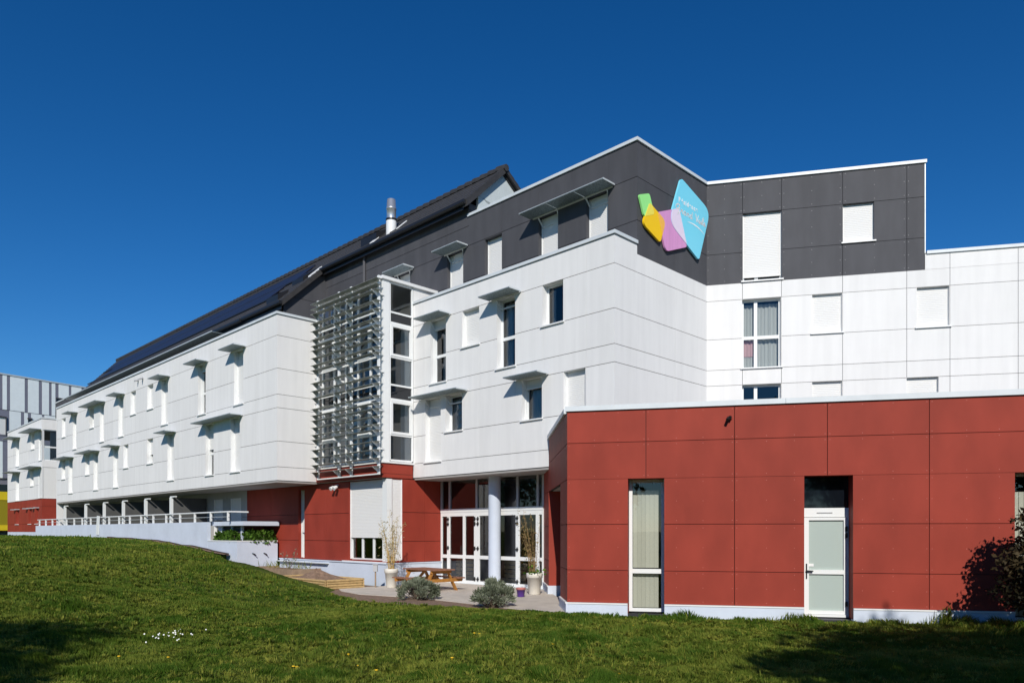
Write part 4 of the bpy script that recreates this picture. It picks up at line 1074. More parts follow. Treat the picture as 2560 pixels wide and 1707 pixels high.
def blob_points(c, r, n, lumps=9, shell=.55):
    c = np.array(c); r = np.array(r); out = []; 
    for k in range(lumps):
        u = nr.normal(size=3); u /= np.linalg.norm(u); u[2] = abs(u[2])*.9-.15
        lc = c+u*r*.55; lr = r*(.32+.25*nr.rand())
        p = nr.normal(size=(n//lumps, 3)); p /= np.linalg.norm(p, axis=1, keepdims=True)
        p *= (shell+(1-shell)*nr.rand(len(p), 1)**.5)
        out.append(lc+p*lr)
    return np.concatenate(out)

# ================================================================== TERRACE THINGS
# hedges in the planter
def hedge(label, m0, m1, n0, n1, z0, h, n):
    t = T(label, 'hedge_plant', 'plant', ((m0+m1)/2, (n0+n1)/2, z0), 'green plants in the planter')
    p = []
    for k in range(n):
        a, b = nr.rand(2); e = 1-abs(2*a-1)**3
        p.append((*mn(m0+a*(m1-m0), n0+b*(n1-n0)), z0+h*(.15+.85*e*nr.rand()**.6)*(.8+.3*math.sin(a*9))))
    leaves('foliage', np.array(p), .13, M['hedge'], t, aspect=.7)
    q = MB()
    for k in range(14):
        a = m0+(m1-m0)*(k+.5)/14; q.tube([(*mn(a, (n0+n1)/2), z0-.05), (*mn(a+rng.uniform(-.1, .1), (n0+n1)/2+rng.uniform(-.2, .2)), z0+h*.6)], [.012, .006], 4)
    q.build('stems', M['twig'], t, kind='stuff')
hedge('left clump of bright green leaves in the planter before the vents', 28.75, 30.5, 12.98, 13.4, 1.33, .52, 1900)
hedge('right clump of bright green leaves spilling over the planter edge', 28.12, 28.85, 13.4, 14.5, 1.30, .60, 1700)

def log_bed(name, label, m0, m1, n0, n1, z0, rows, dia, m, fillz, cat):
    t = T(label, name, cat, (m0, n0, z0))
    for k in range(rows):
        z = z0+dia*(k+.5)
        for (p, q_) in (((m0, n0), (m1, n0)), ((m0, n1), (m1, n1)), ((m0, n0+.06), (m0, n1-.06)), ((m1, n0+.06), (m1, n1-.06))):
            b = MB(); b.tube([(*mn(*p), z), (*mn(*q_), z)], dia*.52, 8); b.build('log', m, t)
    b = MB(); b.prism([mn(m0+.03, n0+.03), mn(m1-.03, n0+.03), mn(m1-.03, n1-.03), mn(m0+.03, n1-.03)], z0-.1, fillz); b.build('soil_fill', M['soil'], t)
    return t
log_bed('raised_bed', 'log edged raised bed of bare soil nearest the picnic table', 20.25, 23.5, 12.1, 13.5, -.02, 4, .078, M['log'], .24, 'raised bed')
def mound(name, label, c, r, h, m, cat):
    k = 26; v = []; f = []
    for j in range(10):
        t_ = j/9
        for i_ in range(k):
            a = 2*math.pi*i_/k; rr = r*t_*(1+.18*math.sin(3*a+1)+.1*math.sin(7*a))
            z = h*(1-t_)**1.15*(1+.1*rng.uniform(-1, 1))+.012*rng.uniform(-1, 1)
            v.append((c[0]+rr*math.cos(a)*1.3, c[1]+rr*math.sin(a), c[2]+z))
    for j in range(9):
        for i_ in range(k): f.append((j*k+i_, j*k+(i_+1) % k, (j+1)*k+(i_+1) % k, (j+1)*k+i_))
    b = MB(); b.v = v; b.f = f; o = b.build(name, m); return tag(o, label, cat)
mound('soil_heap', 'loose brown heap of soil in the log edged bed', (*mn(21.9, 12.75), .22), .62, .34, M['soil'], 'soil heap')
t = T('low weathered plank bed with sprouting plants against the plinth', 'plank_bed', 'raised bed', (26, 13.5, 0))
for (p, q_) in (((24.4, 13.25), (26.0, 13.25)), ((26.03, 13.25), (27.6, 13.25)), ((24.42, 13.28), (24.42, 14.4)), ((27.6, 13.28), (27.6, 14.4))):
    b = MB(); b.bar((*mn(*p), .24), (*mn(*q_), .24), .045, .38); b.build('plank', M['oldwood'], t)
b = MB(); b.prism([mn(24.45, 13.3), mn(27.58, 13.3), mn(27.58, 14.45), mn(24.45, 14.45)], -.1, .36); b.build('soil_fill', M['soil'], t)
b = MB(); b.bar((*mn(27.3, 12.75), .47), (*mn(28.6, 12.75), .50), .05, .24); o = b.build('timber_edging', M['oldwood']); tag(o, 'short weathered timber edging board left of the plank bed', 'board')
t = T('sparse leggy plant with pale flowers in the plank bed', 'bed_plant', 'plant', (25.6, 13.7, .36))
b = MB(); pts = []
for k in range(7):
    a = mn(25.5+rng.uniform(-.05, .05), 13.7); e = (a[0]+rng.uniform(-.3, .3), a[1]+rng.uniform(-.3, .3), .36+rng.uniform(.35, .85))
    b.tube([(*a, .36), ((a[0]+e[0])/2, (a[1]+e[1])/2, .36+.55*(e[2]-.36)), e], [.008, .006, .004], 4)
    for j in range(14):
        f_ = .35+.65*rng.random(); pts.append((a[0]+(e[0]-a[0])*f_+rng.uniform(-.06, .06), a[1]+(e[1]-a[1])*f_+rng.uniform(-.06, .06), .36+(e[2]-.36)*f_))
b.build('stems', M['twig'], t, kind='stuff'); leaves('foliage', np.array(pts), .07, M['santolina'], t, aspect=.6)
def sprouts(label, m0, m1, n, seed):
    t = T(label, 'bulb_sprouts', 'plant', ((m0+m1)/2, 13.7, .36), 'green shoots in the plank bed')
    p = np.array([(*mn(m0+(m1-m0)*nr.rand(), 13.4+.8*nr.rand()), .36) for _ in range(n)])
    d = np.tile(np.array([[0, 0, 1.0]]), (n, 1))
    leaves('foliage', p, .30, M['grass'], t, dirs=d, aspect=.06)
sprouts('green shoots at the left end of the plank bed', 26.2, 27.4, 60, 1); sprouts('green shoots at the right end of the plank bed', 24.5, 25.3, 50, 2)

# meter post
t = thing('meter_post', 'grey utility box on a thin post before the plinth', 'utility box', (-4.43, 23.85, 0))
b = MB(); b.prism([(-4.50, 23.80), (-4.36, 23.80), (-4.36, 23.90), (-4.50, 23.90)], .50, .72); b.build('box', M['grey'], t, bevel=.008)
b = MB(); b.prism([(-4.515, 23.785), (-4.345, 23.785), (-4.345, 23.915), (-4.515, 23.915)], .721, .745); b.build('lid', M['grey'], t)
b = MB(); b.tube([(-4.43, 23.86, -.02), (-4.43, 23.86, .5)], .025, 8); b.build('post', M['oldwood'], t)

# pots with bamboo
def pot(name, label, c, r, h, m, rim=None):
    t = thing(name, label, 'plant pot', c)
    b = MB(); b.lathe(c, [(r*.66, 0), (r*.70, .01), (r*.90, h*.78), (r*.905, h*.78)], 28); b.build('body', m, t, smooth=True)
    b = MB(); b.lathe(c, [(r*.92, h*.775), (r*.99, h*.785), (r, h*.985), (r*.985, h), (r*.9, h), (r*.88, h*.90)], 28); b.build('rim', rim or m, t, smooth=True)
    b = MB(); b.lathe(c, [(0.0, h*.9), (r*.88, h*.9)], 20); b.build('soil_fill', M['soil'], t)
    return t
def bamboo(label, c, h, spread, ncane, nleaf, m, lean=0, cm='cane'):
    t = thing('bamboo_plant', label, 'plant', c)
    b = MB(); pts = []
    for k in range(ncane):
        a = rng.uniform(0, 6.28); r0 = rng.uniform(0, .13); hh = h*rng.uniform(.45, 1) if k else h
        b0 = Vector((c[0]+r0*math.cos(a), c[1]+r0*math.sin(a), c[2])); ex = spread*rng.uniform(.1, 1)
        pth = [b0]
        for s_ in (.25, .5, .75, 1.0):
            pth.append(Vector((b0.x+math.cos(a)*ex*s_**1.6+lean*s_, b0.y+math.sin(a)*ex*s_**1.6, c[2]+hh*s_)))
        b.tube(pth, [.009, .008, .006, .004, .002], 5)
        for j in range(int(nleaf/ncane)):
            f_ = rng.random()**.6*.92+.08; i_ = min(3, int(f_*4)); g_ = f_*4-i_
            p = pth[i_].lerp(pth[i_+1], g_); rad = .16*(1-.5*f_)
            pts.append((p.x+rng.gauss(0, rad*.6), p.y+rng.gauss(0, rad*.6), p.z+rng.uniform(-.05, .05)))
    b.build('canes', M[cm], t, kind='stuff')
    d = nr.normal(size=(len(pts), 3)); d[:, 2] -= .2
    leaves('foliage', np.array(pts), .085, m, t, dirs=d, aspect=.22)
    return t
p1 = (-3.90, 23.75, 0); p2 = (.645, 21.15, 0)
pot('plant_pot', 'tall white pot beside the roller shutter holding the leafy bamboo', p1, .225, .60, M['pot'])
pot('plant_pot', 'tall white pot with a stained foot at the right end of the glazing', p2, .235, .61, M['pot'])
bamboo('straw coloured leafy bamboo in the white pot by the roller shutter', (p1[0], p1[1], .54), 1.95, .42, 16, 900, M['bamboo'])
bamboo('thin brown bamboo canes in the white pot by the entrance doors', (p2[0], p2[1], .55), 1.95, .36, 15, 420, M['bamboo2'], lean=-.10, cm='drycane')
o_ = [c_ for c_ in bpy.data.objects if c_.name == 'plant_pot.001'][0]
pts = np.array([(p2[0]+.16*nr.randn(), p2[1]+.16*nr.randn(), .56+.10*abs(nr.randn())) for _ in range(90)])
tg = tag(leaves('ground_plant', pts, .09, M['hedge'], aspect=.6), 'small green plants at the foot of the thin bamboo', 'plant')
p3 = (.245, 20.35, 0)
pot('plant_pot', 'small purple pot with a faded pink rim beside the silver shrub', p3, .135, .25, M['purple'], M['terracotta'])

# picnic table
tc = Vector((-2.58, 22.72, 0)); tl = Vector((-.665, .747, 0)); tw = Vector((.747, .665, 0)); H_ = .66
t = thing('picnic_table', 'brown wooden picnic table with attached benches on the terrace', 'picnic table', tc)
def tp(a, b_, z): q = tc+tl*a+tw*b_; return (q.x, q.y, z)
for k in range(5):
    b0 = -.40+k*.163; b = MB()
    b.hexa([tp(-.82, b0, H_-.035), tp(.82, b0, H_-.035), tp(.82, b0+.152, H_-.035), tp(-.82, b0+.152, H_-.035), tp(-.82, b0, H_), tp(.82, b0, H_), tp(.82, b0+.152, H_), tp(-.82, b0+.152, H_)])
    b.build('top_plank', M['tabletop'], t)
for s_ in (-1, 1):
    for k in range(2):
        b0 = s_*(.60+k*.135); b = MB()
        b.hexa([tp(-.82, b0-.06, .365), tp(.82, b0-.06, .365), tp(.82, b0+.06, .365), tp(-.82, b0+.06, .365), tp(-.82, b0-.06, .40), tp(.82, b0-.06, .40), tp(.82, b0+.06, .40), tp(-.82, b0+.06, .40)])
        b.build('bench_plank', M['tabletop'], t)
    a = s_*.6
    for e in (-1, 1):
        b = MB(); b.bar(tp(a, e*.26, H_-.04), tp(a, e*.62, -.02), .05, .105, up=(tl.x, tl.y, 0)); b.build('leg', M['tablewood'], t)
    b = MB(); b.bar(tp(a+s_*.05, -.80, .32), tp(a+s_*.05, .80, .32), .045, .10); b.build('bench_beam', M['tablewood'], t)
    b = MB(); b.bar(tp(a+s_*.05, -.38, H_-.085), tp(a+s_*.05, .38, H_-.085), .045, .09); b.build('top_beam', M['tablewood'], t)
    b = MB(); b.bar(tp(a*.9, 0, .33), tp(a*.3, 0, H_-.06), .04, .08); b.build('brace', M['tablewood'], t)

# silver shrubs
def shrub(label, c, rx, h, n):
    t = thing('silver_shrub', label, 'shrub', c, 'silver grey shrubs at the terrace edge')
    cs_ = []; 
    for k in range(74):
        a = rng.uniform(0, 6.28); e = rng.uniform(-.02, 1.45)
        rr = rng.uniform(.72, 1.0)
        cs_.append((c[0]+rx*.86*rr*math.cos(a)*math.cos(e)*1.05, c[1]+rx*.8*rr*math.sin(a)*math.cos(e), c[2]+h*.17+h*.66*rr*max(0, math.sin(e))**.9*rng.uniform(.8, 1.05)))
    b = MB()
    for q_ in cs_:
        b.tube([(c[0]+rng.uniform(-.08, .08), c[1]+rng.uniform(-.08, .08), c[2]-.02), (c[0]*.55+q_[0]*.45, c[1]*.55+q_[1]*.45, c[2]+(q_[2]-c[2])*.35), q_], [.012, .009, .004], 4)
    b.build('stems', M['twig'], t, kind='stuff')
    P0 = []; D0 = []; T0 = []
    for q_ in cs_:
        m_ = n//len(cs_); o = nr.normal(size=(m_, 3)); o /= np.linalg.norm(o, axis=1, keepdims=True); o[:, 2] = o[:, 2]*.9+.1
        rad = (.065+.055*rng.random()); pp = np.array(q_)+o*rad*(.3+.7*nr.rand(m_, 1)); P0.append(pp)
        out = pp-np.array([c[0], c[1], c[2]+h*.1]); out /= np.linalg.norm(out, axis=1, keepdims=True)+1e-6
        D0.append(out*.8+o*.6+np.array([0, 0, .5])); T0.append(np.full(m_, .1+.75*rng.random()))
    leaves('foliage', np.concatenate(P0), .075, M['santolina'], t, dirs=np.concatenate(D0), aspect=.28, tone=np.concatenate(T0))
shrub('silver grey rounded shrub before the picnic table', (-2.50, 19.75, -.05), .60, .70, 7400)
shrub('silver grey rounded shrub before the pale column', (-.45, 17.75, -.05), .54, .76, 7400)

# wooden planters and plant inside the hall
for i_, (m_, lb) in enumerate(((19.8, 'slatted wooden bench seen through the left entrance pane'), (17.3, 'slatted wooden bench seen through the pane right of the column'), (16.2, 'slatted wooden bench seen through the right door'))):
    t = T(lb, 'slatted_bench', 'bench', (m_, 17.6, 0), 'slatted benches in the hall')
    for k in range(5):
        b = MB(); b.prism([mn(m_-.5, 17.5), mn(m_+.5, 17.5), mn(m_+.5, 17.54), mn(m_-.5, 17.54)], .1+k*.15, .21+k*.15); b.build('slat', M['log'], t)
    for e in (-.46, .38):
        b = MB(); b.prism([mn(m_+e, 17.545), mn(m_+e+.09, 17.545), mn(m_+e+.09, 17.62), mn(m_+e, 17.62)], -.01, .9); b.build('leg', M['log'], t)
pts = blob_points((*mn(16.98, 17.42), .9), (.28, .28, .5), 500, 7)
t = T('green climbing plant behind the pane right of the column', 'hall_plant', 'plant', (16.98, 17.42, 0)); leaves('foliage', pts, .11, M['hedge'], t, aspect=.7)
b = MB(); b.tube([(*mn(16.98, 17.42), -.01), (*mn(16.98, 17.42), .9)], .02, 6); b.build('stem', M['twig'], t)

# ================================================================== SIGN
SG = T('colourful kite shaped sign boards with white lettering on the dark wall', 'wall_sign', 'sign', (11.91, 18.7, 9.9))
def rounded(pts, rs):
    out = []; n = len(pts)
    for i_ in range(n):
        p0, p1, p2 = Vector(pts[i_-1]), Vector(pts[i_]), Vector(pts[(i_+1) % n]); r_ = rs if not hasattr(rs, '__len__') else rs[i_]
        a = p1+(p0-p1).normalized()*r_; b = p1+(p2-p1).normalized()*r_
        for k in range(9):
            u = k/8; out.append(tuple((1-u)**2*a+2*u*(1-u)*p1+u*u*b))
    return out
def ccw(p):
    A_ = sum(p[k][0]*p[(k+1) % len(p)][1]-p[(k+1) % len(p)][0]*p[k][1] for k in range(len(p))); return p if A_ > 0 else p[::-1]
def clip(sub, cl):
    sub = ccw(sub); cl = ccw(cl)
    for i_ in range(len(cl)):
        a, b = cl[i_], cl[(i_+1) % len(cl)]
        if abs(a[0]-b[0])+abs(a[1]-b[1]) < 1e-7: continue
        f = lambda p: (b[0]-a[0])*(p[1]-a[1])-(b[1]-a[1])*(p[0]-a[0])
        out = []
        for j in range(len(sub)):
            p, q_ = sub[j], sub[(j+1) % len(sub)]; fp_, fq = f(p), f(q_)
            if fp_ >= 0: out.append(p)
            if fp_*fq < 0: u = fp_/(fp_-fq); out.append((p[0]+u*(q_[0]-p[0]), p[1]+u*(q_[1]-p[1])))
        sub = out
        if not sub: return []
    return sub
FSg = FP(11.91)
def plate(name, poly, d0, d1, m):
    poly = ccw(poly); b = MB(); n = len(poly)
    f = [FSg.p(x, z, d1) for x, z in poly]; k = [FSg.p(x, z, d0) for x, z in poly]
    b.quad(f); b.quad(k[::-1])
    for i_ in range(n): b.quad([k[i_], k[(i_+1) % n], f[(i_+1) % n], f[i_]])
    return b.build(name, m, SG)
gp_ = rounded([(16.839, 11.085), (17.338, 11.278), (17.573, 10.759), (17.079, 10.554)], [.07, .09, .09, .09])
op_ = rounded([(17.338, 11.02), (18.147, 10.734), (17.869, 10.043), (16.992, 10.339)], [.09, .22, .09, .22])
pp_ = rounded([(17.713, 10.866), (18.839, 11.328), (19.29, 10.307), (18.156, 9.868)], [.09, .1, .1, .18])
bp_ = rounded([(18.95, 12.26), (20.62, 11.78), (19.96, 10.08), (18.31, 10.775)], [.13, .40, .13, .40])
plate('green_board', gp_, .03, .085, M['green_s']); plate('pink_board', pp_, .032, .089, M['pink_s'])
plate('orange_board', op_, .034, .093, M['orange_s']); plate('blue_board', bp_, .036, .097, M['blue_s'])
plate('overlap', clip(gp_, op_), .0935, .0965, M['ygreen_s']); plate('overlap', clip(pp_, op_), .0935, .0965, M['lorange_s']); plate('overlap', clip(pp_, bp_), .0975, .0995, M['lilac_s'])
cu = bpy.data.curves.new('lettering', 'FONT'); cu.body = 'Résidence'; cu.size = .215; cu.space_character = 1.28; cu.offset = .008
to = bpy.data.objects.new('tmp_text', cu); COL.objects.link(to)
bpy.context.view_layer.update()
dg = bpy.context.evaluated_depsgraph_get(); tme = bpy.data.meshes.new_from_object(to.evaluated_get(dg))
b = MB(); tv = [v.co.copy() for v in tme.vertices]; wx = max(v.x for v in tv)
for p in tme.polygons: b.quad([FSg.p(18.80+tv[i_].x*(1.06/wx), 11.515+tv[i_].y*.92, .1025) for i_ in p.vertices])
bpy.data.objects.remove(to); bpy.data.curves.remove(cu)
b.build('lettering', M['lettering'], SG)
# handwriting strokes, unit = x height 1
def sp(*c):                                   # smooth a stroke (Catmull-Rom)
    c = [c[0]]+list(c)+[c[-1]]; out = []
    for i_ in range(1, len(c)-2):
        for k in range(7):
            u = k/7; p = []
            for d in (0, 1):
                a, b_, e, f = c[i_-1][d], c[i_][d], c[i_+1][d], c[i_+2][d]
                p.append(.5*((2*b_)+(-a+e)*u+(2*a-5*b_+4*e-f)*u*u+(-a+3*b_-3*e+f)*u**3))
            out.append(tuple(p))
    out.append(c[-1]); return out
STR = [sp((1.55, 2.0), (1.0, 2.25), (.35, 1.75), (.15, 1.1), (.6, .75), (1.15, 1.2), (1.5, 1.9), (1.25, .7), (1.05, -.4), (.75, -.9)),
       sp((1.7, .1), (1.95, .55), (2.05, 1.0), (2.2, .85), (2.5, .95), (2.45, .35), (2.7, .05)),
       sp((3.6, .9), (3.2, 1.0), (2.9, .4), (3.2, .0), (3.55, .5), (3.62, .9), (3.62, .25), (3.85, .05)),
       sp((4.15, 1.0), (4.15, .05)), sp((4.15, .55), (4.45, .95), (4.75, .85), (4.78, .2), (5.0, .05)),
       sp((5.85, .9), (5.45, 1.0), (5.2, .4), (5.5, .0), (5.85, .5), (6.05, 2.0), (5.9, .7), (5.98, .15), (6.2, .1)),
       sp((7.35, 2.2), (7.6, 1.0), (7.8, .05), (8.05, 1.0), (8.35, 2.1)),
       sp((8.75, .95), (8.45, .5), (8.65, .0), (8.95, .5), (8.75, .95)), sp((9.0, .9), (9.05, .3), (9.25, .05), (9.45, .4), (9.6, .95), (9.58, .25), (9.75, .05), (10.0, .7), (10.3, 1.8), (10.15, 2.15), (10.0, 1.2), (10.15, .1), (10.45, .1), (10.8, .6), (10.75, .95), (10.5, .7), (10.55, .1), (10.9, .05), (11.15, .25)),
       sp((9.62, 1.45), (9.66, 1.55))]
b = MB(); sx = 1.66/10.9; sz = .098
for st in STR:
    p3 = [Vector((18.64+x*sx, 11.215+y*sz+.0)) for x, y in st]
    for p, q_ in zip(p3[:-1], p3[1:]):
        d = q_-p
        if d.length < 1e-6: continue
        d.normalize(); nn = Vector((-d.y, d.x))*.021; p_, q2 = p-d*.006, q_+d*.006
        b.quad([FSg.p(*(p_+nn), .1015), FSg.p(*(p_-nn), .1015), FSg.p(*(q2-nn), .1015), FSg.p(*(q2+nn), .1015)])
b.build('handwriting', M['lettering'], SG, kind='stuff')
b = MB(); st = sp((19.27, 11.06), (19.6, 11.085), (19.95, 11.05), (20.28, 10.95)); n_ = len(st)
for i_ in range(n_-1):
    w0, w1 = .018*math.sin(math.pi*(i_+.3)/n_), .018*math.sin(math.pi*(i_+1.3)/n_)
    b.quad([FSg.p(st[i_][0], st[i_][1]+w0, .101), FSg.p(st[i_][0], st[i_][1]-w0, .101), FSg.p(st[i_+1][0], st[i_+1][1]-w1, .101), FSg.p(st[i_+1][0], st[i_+1][1]+w1, .101)])
b.build('swoosh', M['lettering'], SG)

# wall fixtures
def wall_camera(label, F, a, z, m, sc=1.0):
    p0 = F.p(a, z, 0)
    t = thing('security_camera', label, 'camera', p0)
    b = MB(); b.tube([F.p(a, z, .002), F.p(a, z, .04*sc)], .07*sc, 14); b.build('mount', M['red'] if m is M['black'] else m, t)
    b = MB(); b.tube([F.p(a, z, .04*sc), F.p(a-.01, z-.03*sc, .14*sc)], [.05*sc, .045*sc], 12); b.tube([F.p(a-.05*sc, z-.015, .08*sc), F.p(a-.09*sc, z-.09*sc, .22*sc)], [.045*sc, .04*sc], 12); b.build('housing', m, t, smooth=False)
wall_camera('black security camera near the top of the red pavilion wall', FF, 3.49, 4.22, M['black'], .75)
wall_camera('left of the two small grey cameras high on the white wing', FA, 39.5, 9.42, M['grey'], 1.0)
wall_camera('right of the two small grey cameras high on the white wing', FA, 38.85, 9.42, M['grey'], 1.0)
t = T('white twin spotlight on the red wall below the louvre screen', 'spotlight', 'lamp', (23.6, 14.5, 3.4))
b = MB(); b.tube([FG.p(23.7, 3.5, .003), FG.p(23.7, 3.44, .16)], .035, 8); b.build('arm', M['pvc'], t)
for a in (23.60, 23.82):
    b = MB(); b.tube([FG.p(a, 3.44, .12), FG.p(a, 3.36, .26)], [.05, .075], 12); b.build('lamp_head', M['pvc'], t)

# ================================================================== LAWN GRASS
def grass(name, n, dmin, dmax, hmul, wmul, power=1.0, fx=.78):
    d = dmin*(dmax/dmin)**(nr.rand(n)**power)
    u = (nr.rand(n)*2-1)*fx
    x = u*d; y = d
    ok = y < np.interp(x, EX, EY)-.04
    m_ = -.7084*x+.7058*y; n_ = .7058*x+.7084*y
    ok &= ~((m_ > 26.5) & (n_ > 12.62))
    edge = np.interp(x, EX, EY)-y
    x, y, d, edge = x[ok], y[ok], d[ok], edge[ok]
    z = terrain(x, y); k = len(x)
    cl = vnoise(x, y, .34, 1); cl2 = vnoise(x, y, 1.6, 2); cl3 = vnoise(x, y, .13, 9)
    h = hmul*(.022+.105*cl**2.0*(.3+1.0*cl2)+.03*cl3*nr.rand(k))*np.where((x > -5) & (x < 1.3) & (edge < .8), .55, 1)
    h *= 1+1.1*np.exp(-((edge-.12)/.22)**2)*(vnoise(x, y, .5, 7) > .45)*((x > 1.2) | (x < -13))
    h *= 1+1.6*ss01((x-7.2)/1.5)*ss01((y-11.2)/1.0)
    w = wmul*(.0035+.0035*nr.rand(k))*np.maximum(1, d/9)
    yaw = nr.rand(k)*6.283; lean = (.25+.75*nr.rand(k))*h
    cs_, sn = np.cos(yaw), np.sin(yaw)
    # leaning bias per clump
    by = vnoise(x, y, .5, 21)*6.283*2
    lx = np.cos(by)*lean*.6+np.cos(yaw+1.57)*lean*.4; ly = np.sin(by)*lean*.6+np.sin(yaw+1.57)*lean*.4
    P0 = np.stack([x, y, z-.005], 1); W = np.stack([cs_*w, sn*w, 0*w], 1)
    Mi = P0+np.stack([lx*.35, ly*.35, h*.6], 1); Tp = P0+np.stack([lx, ly, h], 1)
    v = np.stack([P0-W, P0+W, Mi+W*.75, Mi-W*.75, Tp], 1).reshape(-1, 3)
    b0 = np.arange(k)*5
    f = np.stack([b0, b0+1, b0+2, b0+3, b0+3, b0+2, b0+4], 1).ravel()
    lt = np.tile([4, 3], k)
    tn = np.clip(.06+.50*vnoise(x, y, .55, 30)*vnoise(x, y, 1.3, 31)*1.6+.40*(vnoise(x, y, 3.2, 32)-.5)+.35*(nr.rand(k)-.5)+.35*(h < .045)*vnoise(x, y, .9, 34)-.25*cl+.12*ss01((d-15)/15), 0, 1)
    dry = nr.rand(k) < .02+.22*(vnoise(x, y, 1.4, 40) > .78)*(vnoise(x, y, .4, 41) > .5); tn[dry] = 1
    return mesh_np(name, v, f, lt, M['grass'], np.repeat(tn, 5), None, 'stuff')
g1 = grass('lawn_grass', 400000, 6.2, 17, 1.15, 1.25, 1.0)
g2 = grass('lawn_grass', 230000, 15, 62, 1.25, 1.25, 1.0)
def tufts(name, n, dmin, dmax):
    d = dmin*(dmax/dmin)**nr.rand(n); x = (nr.rand(n)*2-1)*.76*d; y = d
    edge = np.interp(x, EX, EY)-y; m_ = -.7084*x+.7058*y; n_ = .7058*x+.7084*y
    ok = (edge > .5) & ~((m_ > 26) & (n_ > 12.3)) & (vnoise(x, y, 1.9, 51)+.35*nr.rand(n) > .52)
    x, y, d = x[ok], y[ok], d[ok]; k = len(x); B = 22
    hh = (.07+.085*nr.rand(k)**2)*(.7+.6*vnoise(x, y, 2.6, 52)); tone = np.clip(.15+.75*nr.rand(k)**1.5, 0, 1)
    x = np.repeat(x, B); y = np.repeat(y, B); d = np.repeat(d, B); hh = np.repeat(hh, B)*(.55+.45*nr.rand(k*B)); tone = np.clip(np.repeat(tone, B)+.3*(nr.rand(k*B)-.5), 0, 1)
    a = nr.rand(k*B)*6.283; sp_ = nr.rand(k*B)**.7; r0 = .035*nr.rand(k*B)
    x = x+np.cos(a)*r0; y = y+np.sin(a)*r0; z = terrain(x, y)
    w = (.0038+.003*nr.rand(k*B))*np.maximum(1, d/8.5); ya = a+1.57+.8*(nr.rand(k*B)-.5)
    W = np.stack([np.cos(ya)*w, np.sin(ya)*w, 0*w], 1); P0 = np.stack([x, y, z-.005], 1)
    L = np.stack([np.cos(a)*sp_*hh, np.sin(a)*sp_*hh, 0*hh], 1)
    Mi = P0+L*.42+np.stack([0*hh, 0*hh, hh*.62], 1); Tp = P0+L+np.stack([0*hh, 0*hh, hh*(1-.45*sp_)], 1)
    v = np.stack([P0-W, P0+W, Mi+W*.8, Mi-W*.8, Tp], 1).reshape(-1, 3); K = len(x); b0 = np.arange(K)*5
    f = np.stack([b0, b0+1, b0+2, b0+3, b0+3, b0+2, b0+4], 1).ravel()
    return mesh_np(name, v, f, np.tile([4, 3], K), M['grass'], np.repeat(tone, 5), None, 'stuff')
g3 = tufts('grass_tufts', 13000, 6.3, 30)
tag(g3, 'longer tufts of bright grass standing out of the lawn', 'grass')
for g_, l_ in ((g1, 'shaggy green lawn grass in the foreground'), (g2, 'lawn grass on the rise towards the long wing')): tag(g_, l_, 'grass')

# flowers
def fl_at(u, v):
    d = 1.7*1838/(v-1328); return ((u-1280)/1838*d, d)
PET = None
def dandelion(x, y, lab):
    global PET
    z = float(terrain(x, y))
    if PET is None:
        b = MB(); c = Vector((x, y, z))
        b.tube([c, c+Vector((0, 0, .055))], .003, 4)
        b.lathe((x, y, z+.055), [(.004, 0), (.022, .006), (.018, .014), (0.0, .017)], 9)
        PET = b.build('dandelion', M['petal_y']); o = PET
    else:
        o = PET.copy(); COL.objects.link(o); o.location = PET.location.copy(); o.location.x = x; o.location.y = y; o.location.z = z
    tag(o, lab, 'flower', 'yellow dandelions in the lawn')
dl = [(-5.4, 10.1), (-4.77, 10.2), (-2.80, 9.42), (-2.74, 9.37), (-1.95, 9.3), (-1.66, 9.0), (-.78, 9.57), (-2.27, 10.2), (-.62, 12.1), (-.53, 12.0), (1.25, 8.6), (-1.6, 14.6), (2.2, 13.3), (.6, 10.8)]
for x, y in dl: dandelion(x, y, 'tiny yellow dandelion head standing in the green lawn')
DS = None
for k in range(28):
    x = -5.5+nr.randn()*.17; y = 11.75+nr.randn()*.30; z = float(terrain(x, y))+.065+.025*nr.rand()
    if DS is None:
        b = MB(); b.lathe((x, y, z), [(.002, 0), (.0125, .002), (0, .005)], 8); DS = b.build('daisy', M['petal_w']); o = DS
    else:
        o = DS.copy(); COL.objects.link(o); o.location = (x, y, z)
    o.rotation_euler = (R(45+20*nr.randn()), R(20*nr.randn()), 0)
    tag(o, 'tiny white daisy in the patch of daisies on the lawn', 'flower', 'white daisies in the lawn')

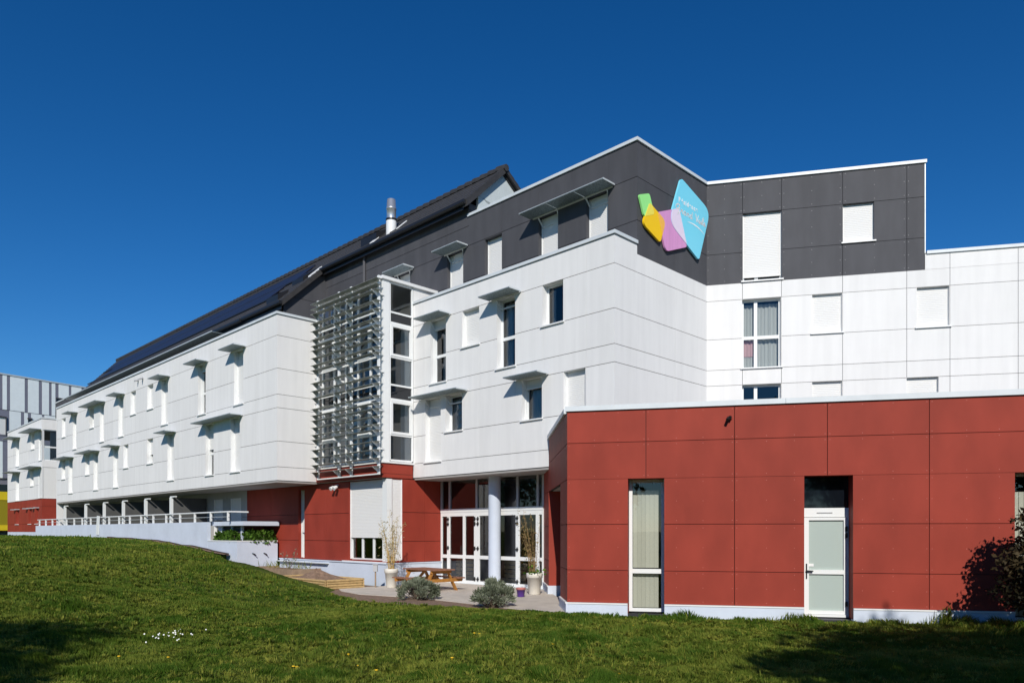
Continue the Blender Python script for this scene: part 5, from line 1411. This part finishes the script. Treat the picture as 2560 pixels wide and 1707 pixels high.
# ================================================================== BUSH AND TREES (right edge; the others stand behind the camera and throw the shadows)
def woody(name, label, cat, c, h, r, nleaf, lsize, m, crown0=.45, lumps=16, trunk=.14, group=None, stems=1):
    t = thing(name, label, cat, c, group)
    b = MB(); cz = c[2]
    lc = []
    for k in range(lumps):
        a = rng.uniform(0, 6.28); e = rng.uniform(0, 1); zz = cz+h*(crown0+(.93-crown0)*e)
        prof = math.sin(math.pi*min(1, .12+.80*e))**.7; rr = r*prof*rng.uniform(.35, .95)
        lc.append(Vector((c[0]+rr*math.cos(a), c[1]+rr*math.sin(a), zz)))
    for s_ in range(stems):
        ox, oy = (rng.uniform(-.2, .2), rng.uniform(-.2, .2)) if stems > 1 else (0, 0)
        b.tube([(c[0]+ox, c[1]+oy, cz-.1), (c[0]+ox*1.5+.03*h*.3, c[1]+oy*1.5, cz+h*.4), (c[0]+ox*2, c[1]+oy*2, cz+h*.85)], [trunk, trunk*.7, trunk*.2], 9)
    b.build('trunk', M['bark'], t, smooth=True)
    b = MB()
    for q_ in lc:
        f_ = rng.uniform(.35, .7); st = Vector((c[0], c[1], cz+(q_.z-cz)*f_))
        b.tube([st, st.lerp(q_, .55)+Vector((0, 0, .04*h*rng.random())), q_], [trunk*.35, trunk*.2, trunk*.06], 5)
    b.build('limbs', M['bark'], t, kind='stuff')
    P0 = []; T0 = []
    for q_ in lc:
        k = nleaf//lumps; s_ = r*rng.uniform(.22, .40)
        p = nr.normal(size=(k, 3)); p /= np.linalg.norm(p, axis=1, keepdims=True); p *= nr.rand(k, 1)**.45
        P0.append(np.array(q_)+p*np.array([s_, s_, s_*.8])); T0.append(np.full(k, rng.random()))
    leaves('crown', np.concatenate(P0), lsize, m, t, aspect=.55, tone=np.concatenate(T0))
    return t
woody('dark_bush', 'dark leafy bush at the right edge before the red wall', 'bush', (9.75, 12.5, -.1), 2.75, 1.22, 17000, .09, M['bushleaf'], crown0=.03, lumps=48, trunk=.03, stems=6)
gt = 'trees standing behind the viewer'
woody('lawn_tree', 'broad tree whose shadow falls on the lawn at right', 'tree', (6.3, -2.0, 0), 10.1, 3.3, 22000, .25, M['leaf'], lumps=46, trunk=.2)
woody('lawn_tree', 'tall tree farthest right whose shadow reaches the bush', 'tree', (10.4, -3.6, 0), 9.4, 3.3, 20000, .25, M['leaf'], lumps=36, trunk=.2)
woody('lawn_tree', 'tree whose shadow falls on the lawn at lower left', 'tree', (-8.4, -3.6, 0), 10.0, 3.3, 11000, .22, M['leaf'], lumps=24, trunk=.2)
woody('lawn_tree', 'leftmost tree whose shadow darkens the lower left corner', 'tree', (-8.2, -5.6, 0), 7.4, 2.6, 7500, .22, M['leaf'], lumps=24, trunk=.2)
woody('lawn_tree', 'loose crowned tree reflected in the entrance glass', 'tree', (-18, -16, 0), 13, 4.5, 5000, .3, M['leaf'], lumps=26, trunk=.25)

pts = []
for k in range(60):
    x = -62+k*2.15+rng.uniform(-1, 1); h = 7+5*rng.random(); y = -30+rng.uniform(-5, 5)
    pts.append(blob_points((x, y, h*.55), (2.6, 2.6, h*.55), 500, 8, .2))
for k in range(40):
    x = -62+rng.uniform(-5, 5); y = -24+k*1.6; h = 7+5*rng.random()
    if y < 34: pts.append(blob_points((x, y, h*.5+1), (2.6, 2.6, h*.55), 500, 8, .2))
leaves('far_wood', np.concatenate(pts), .45, M['leaf'], aspect=.6, kind='stuff')
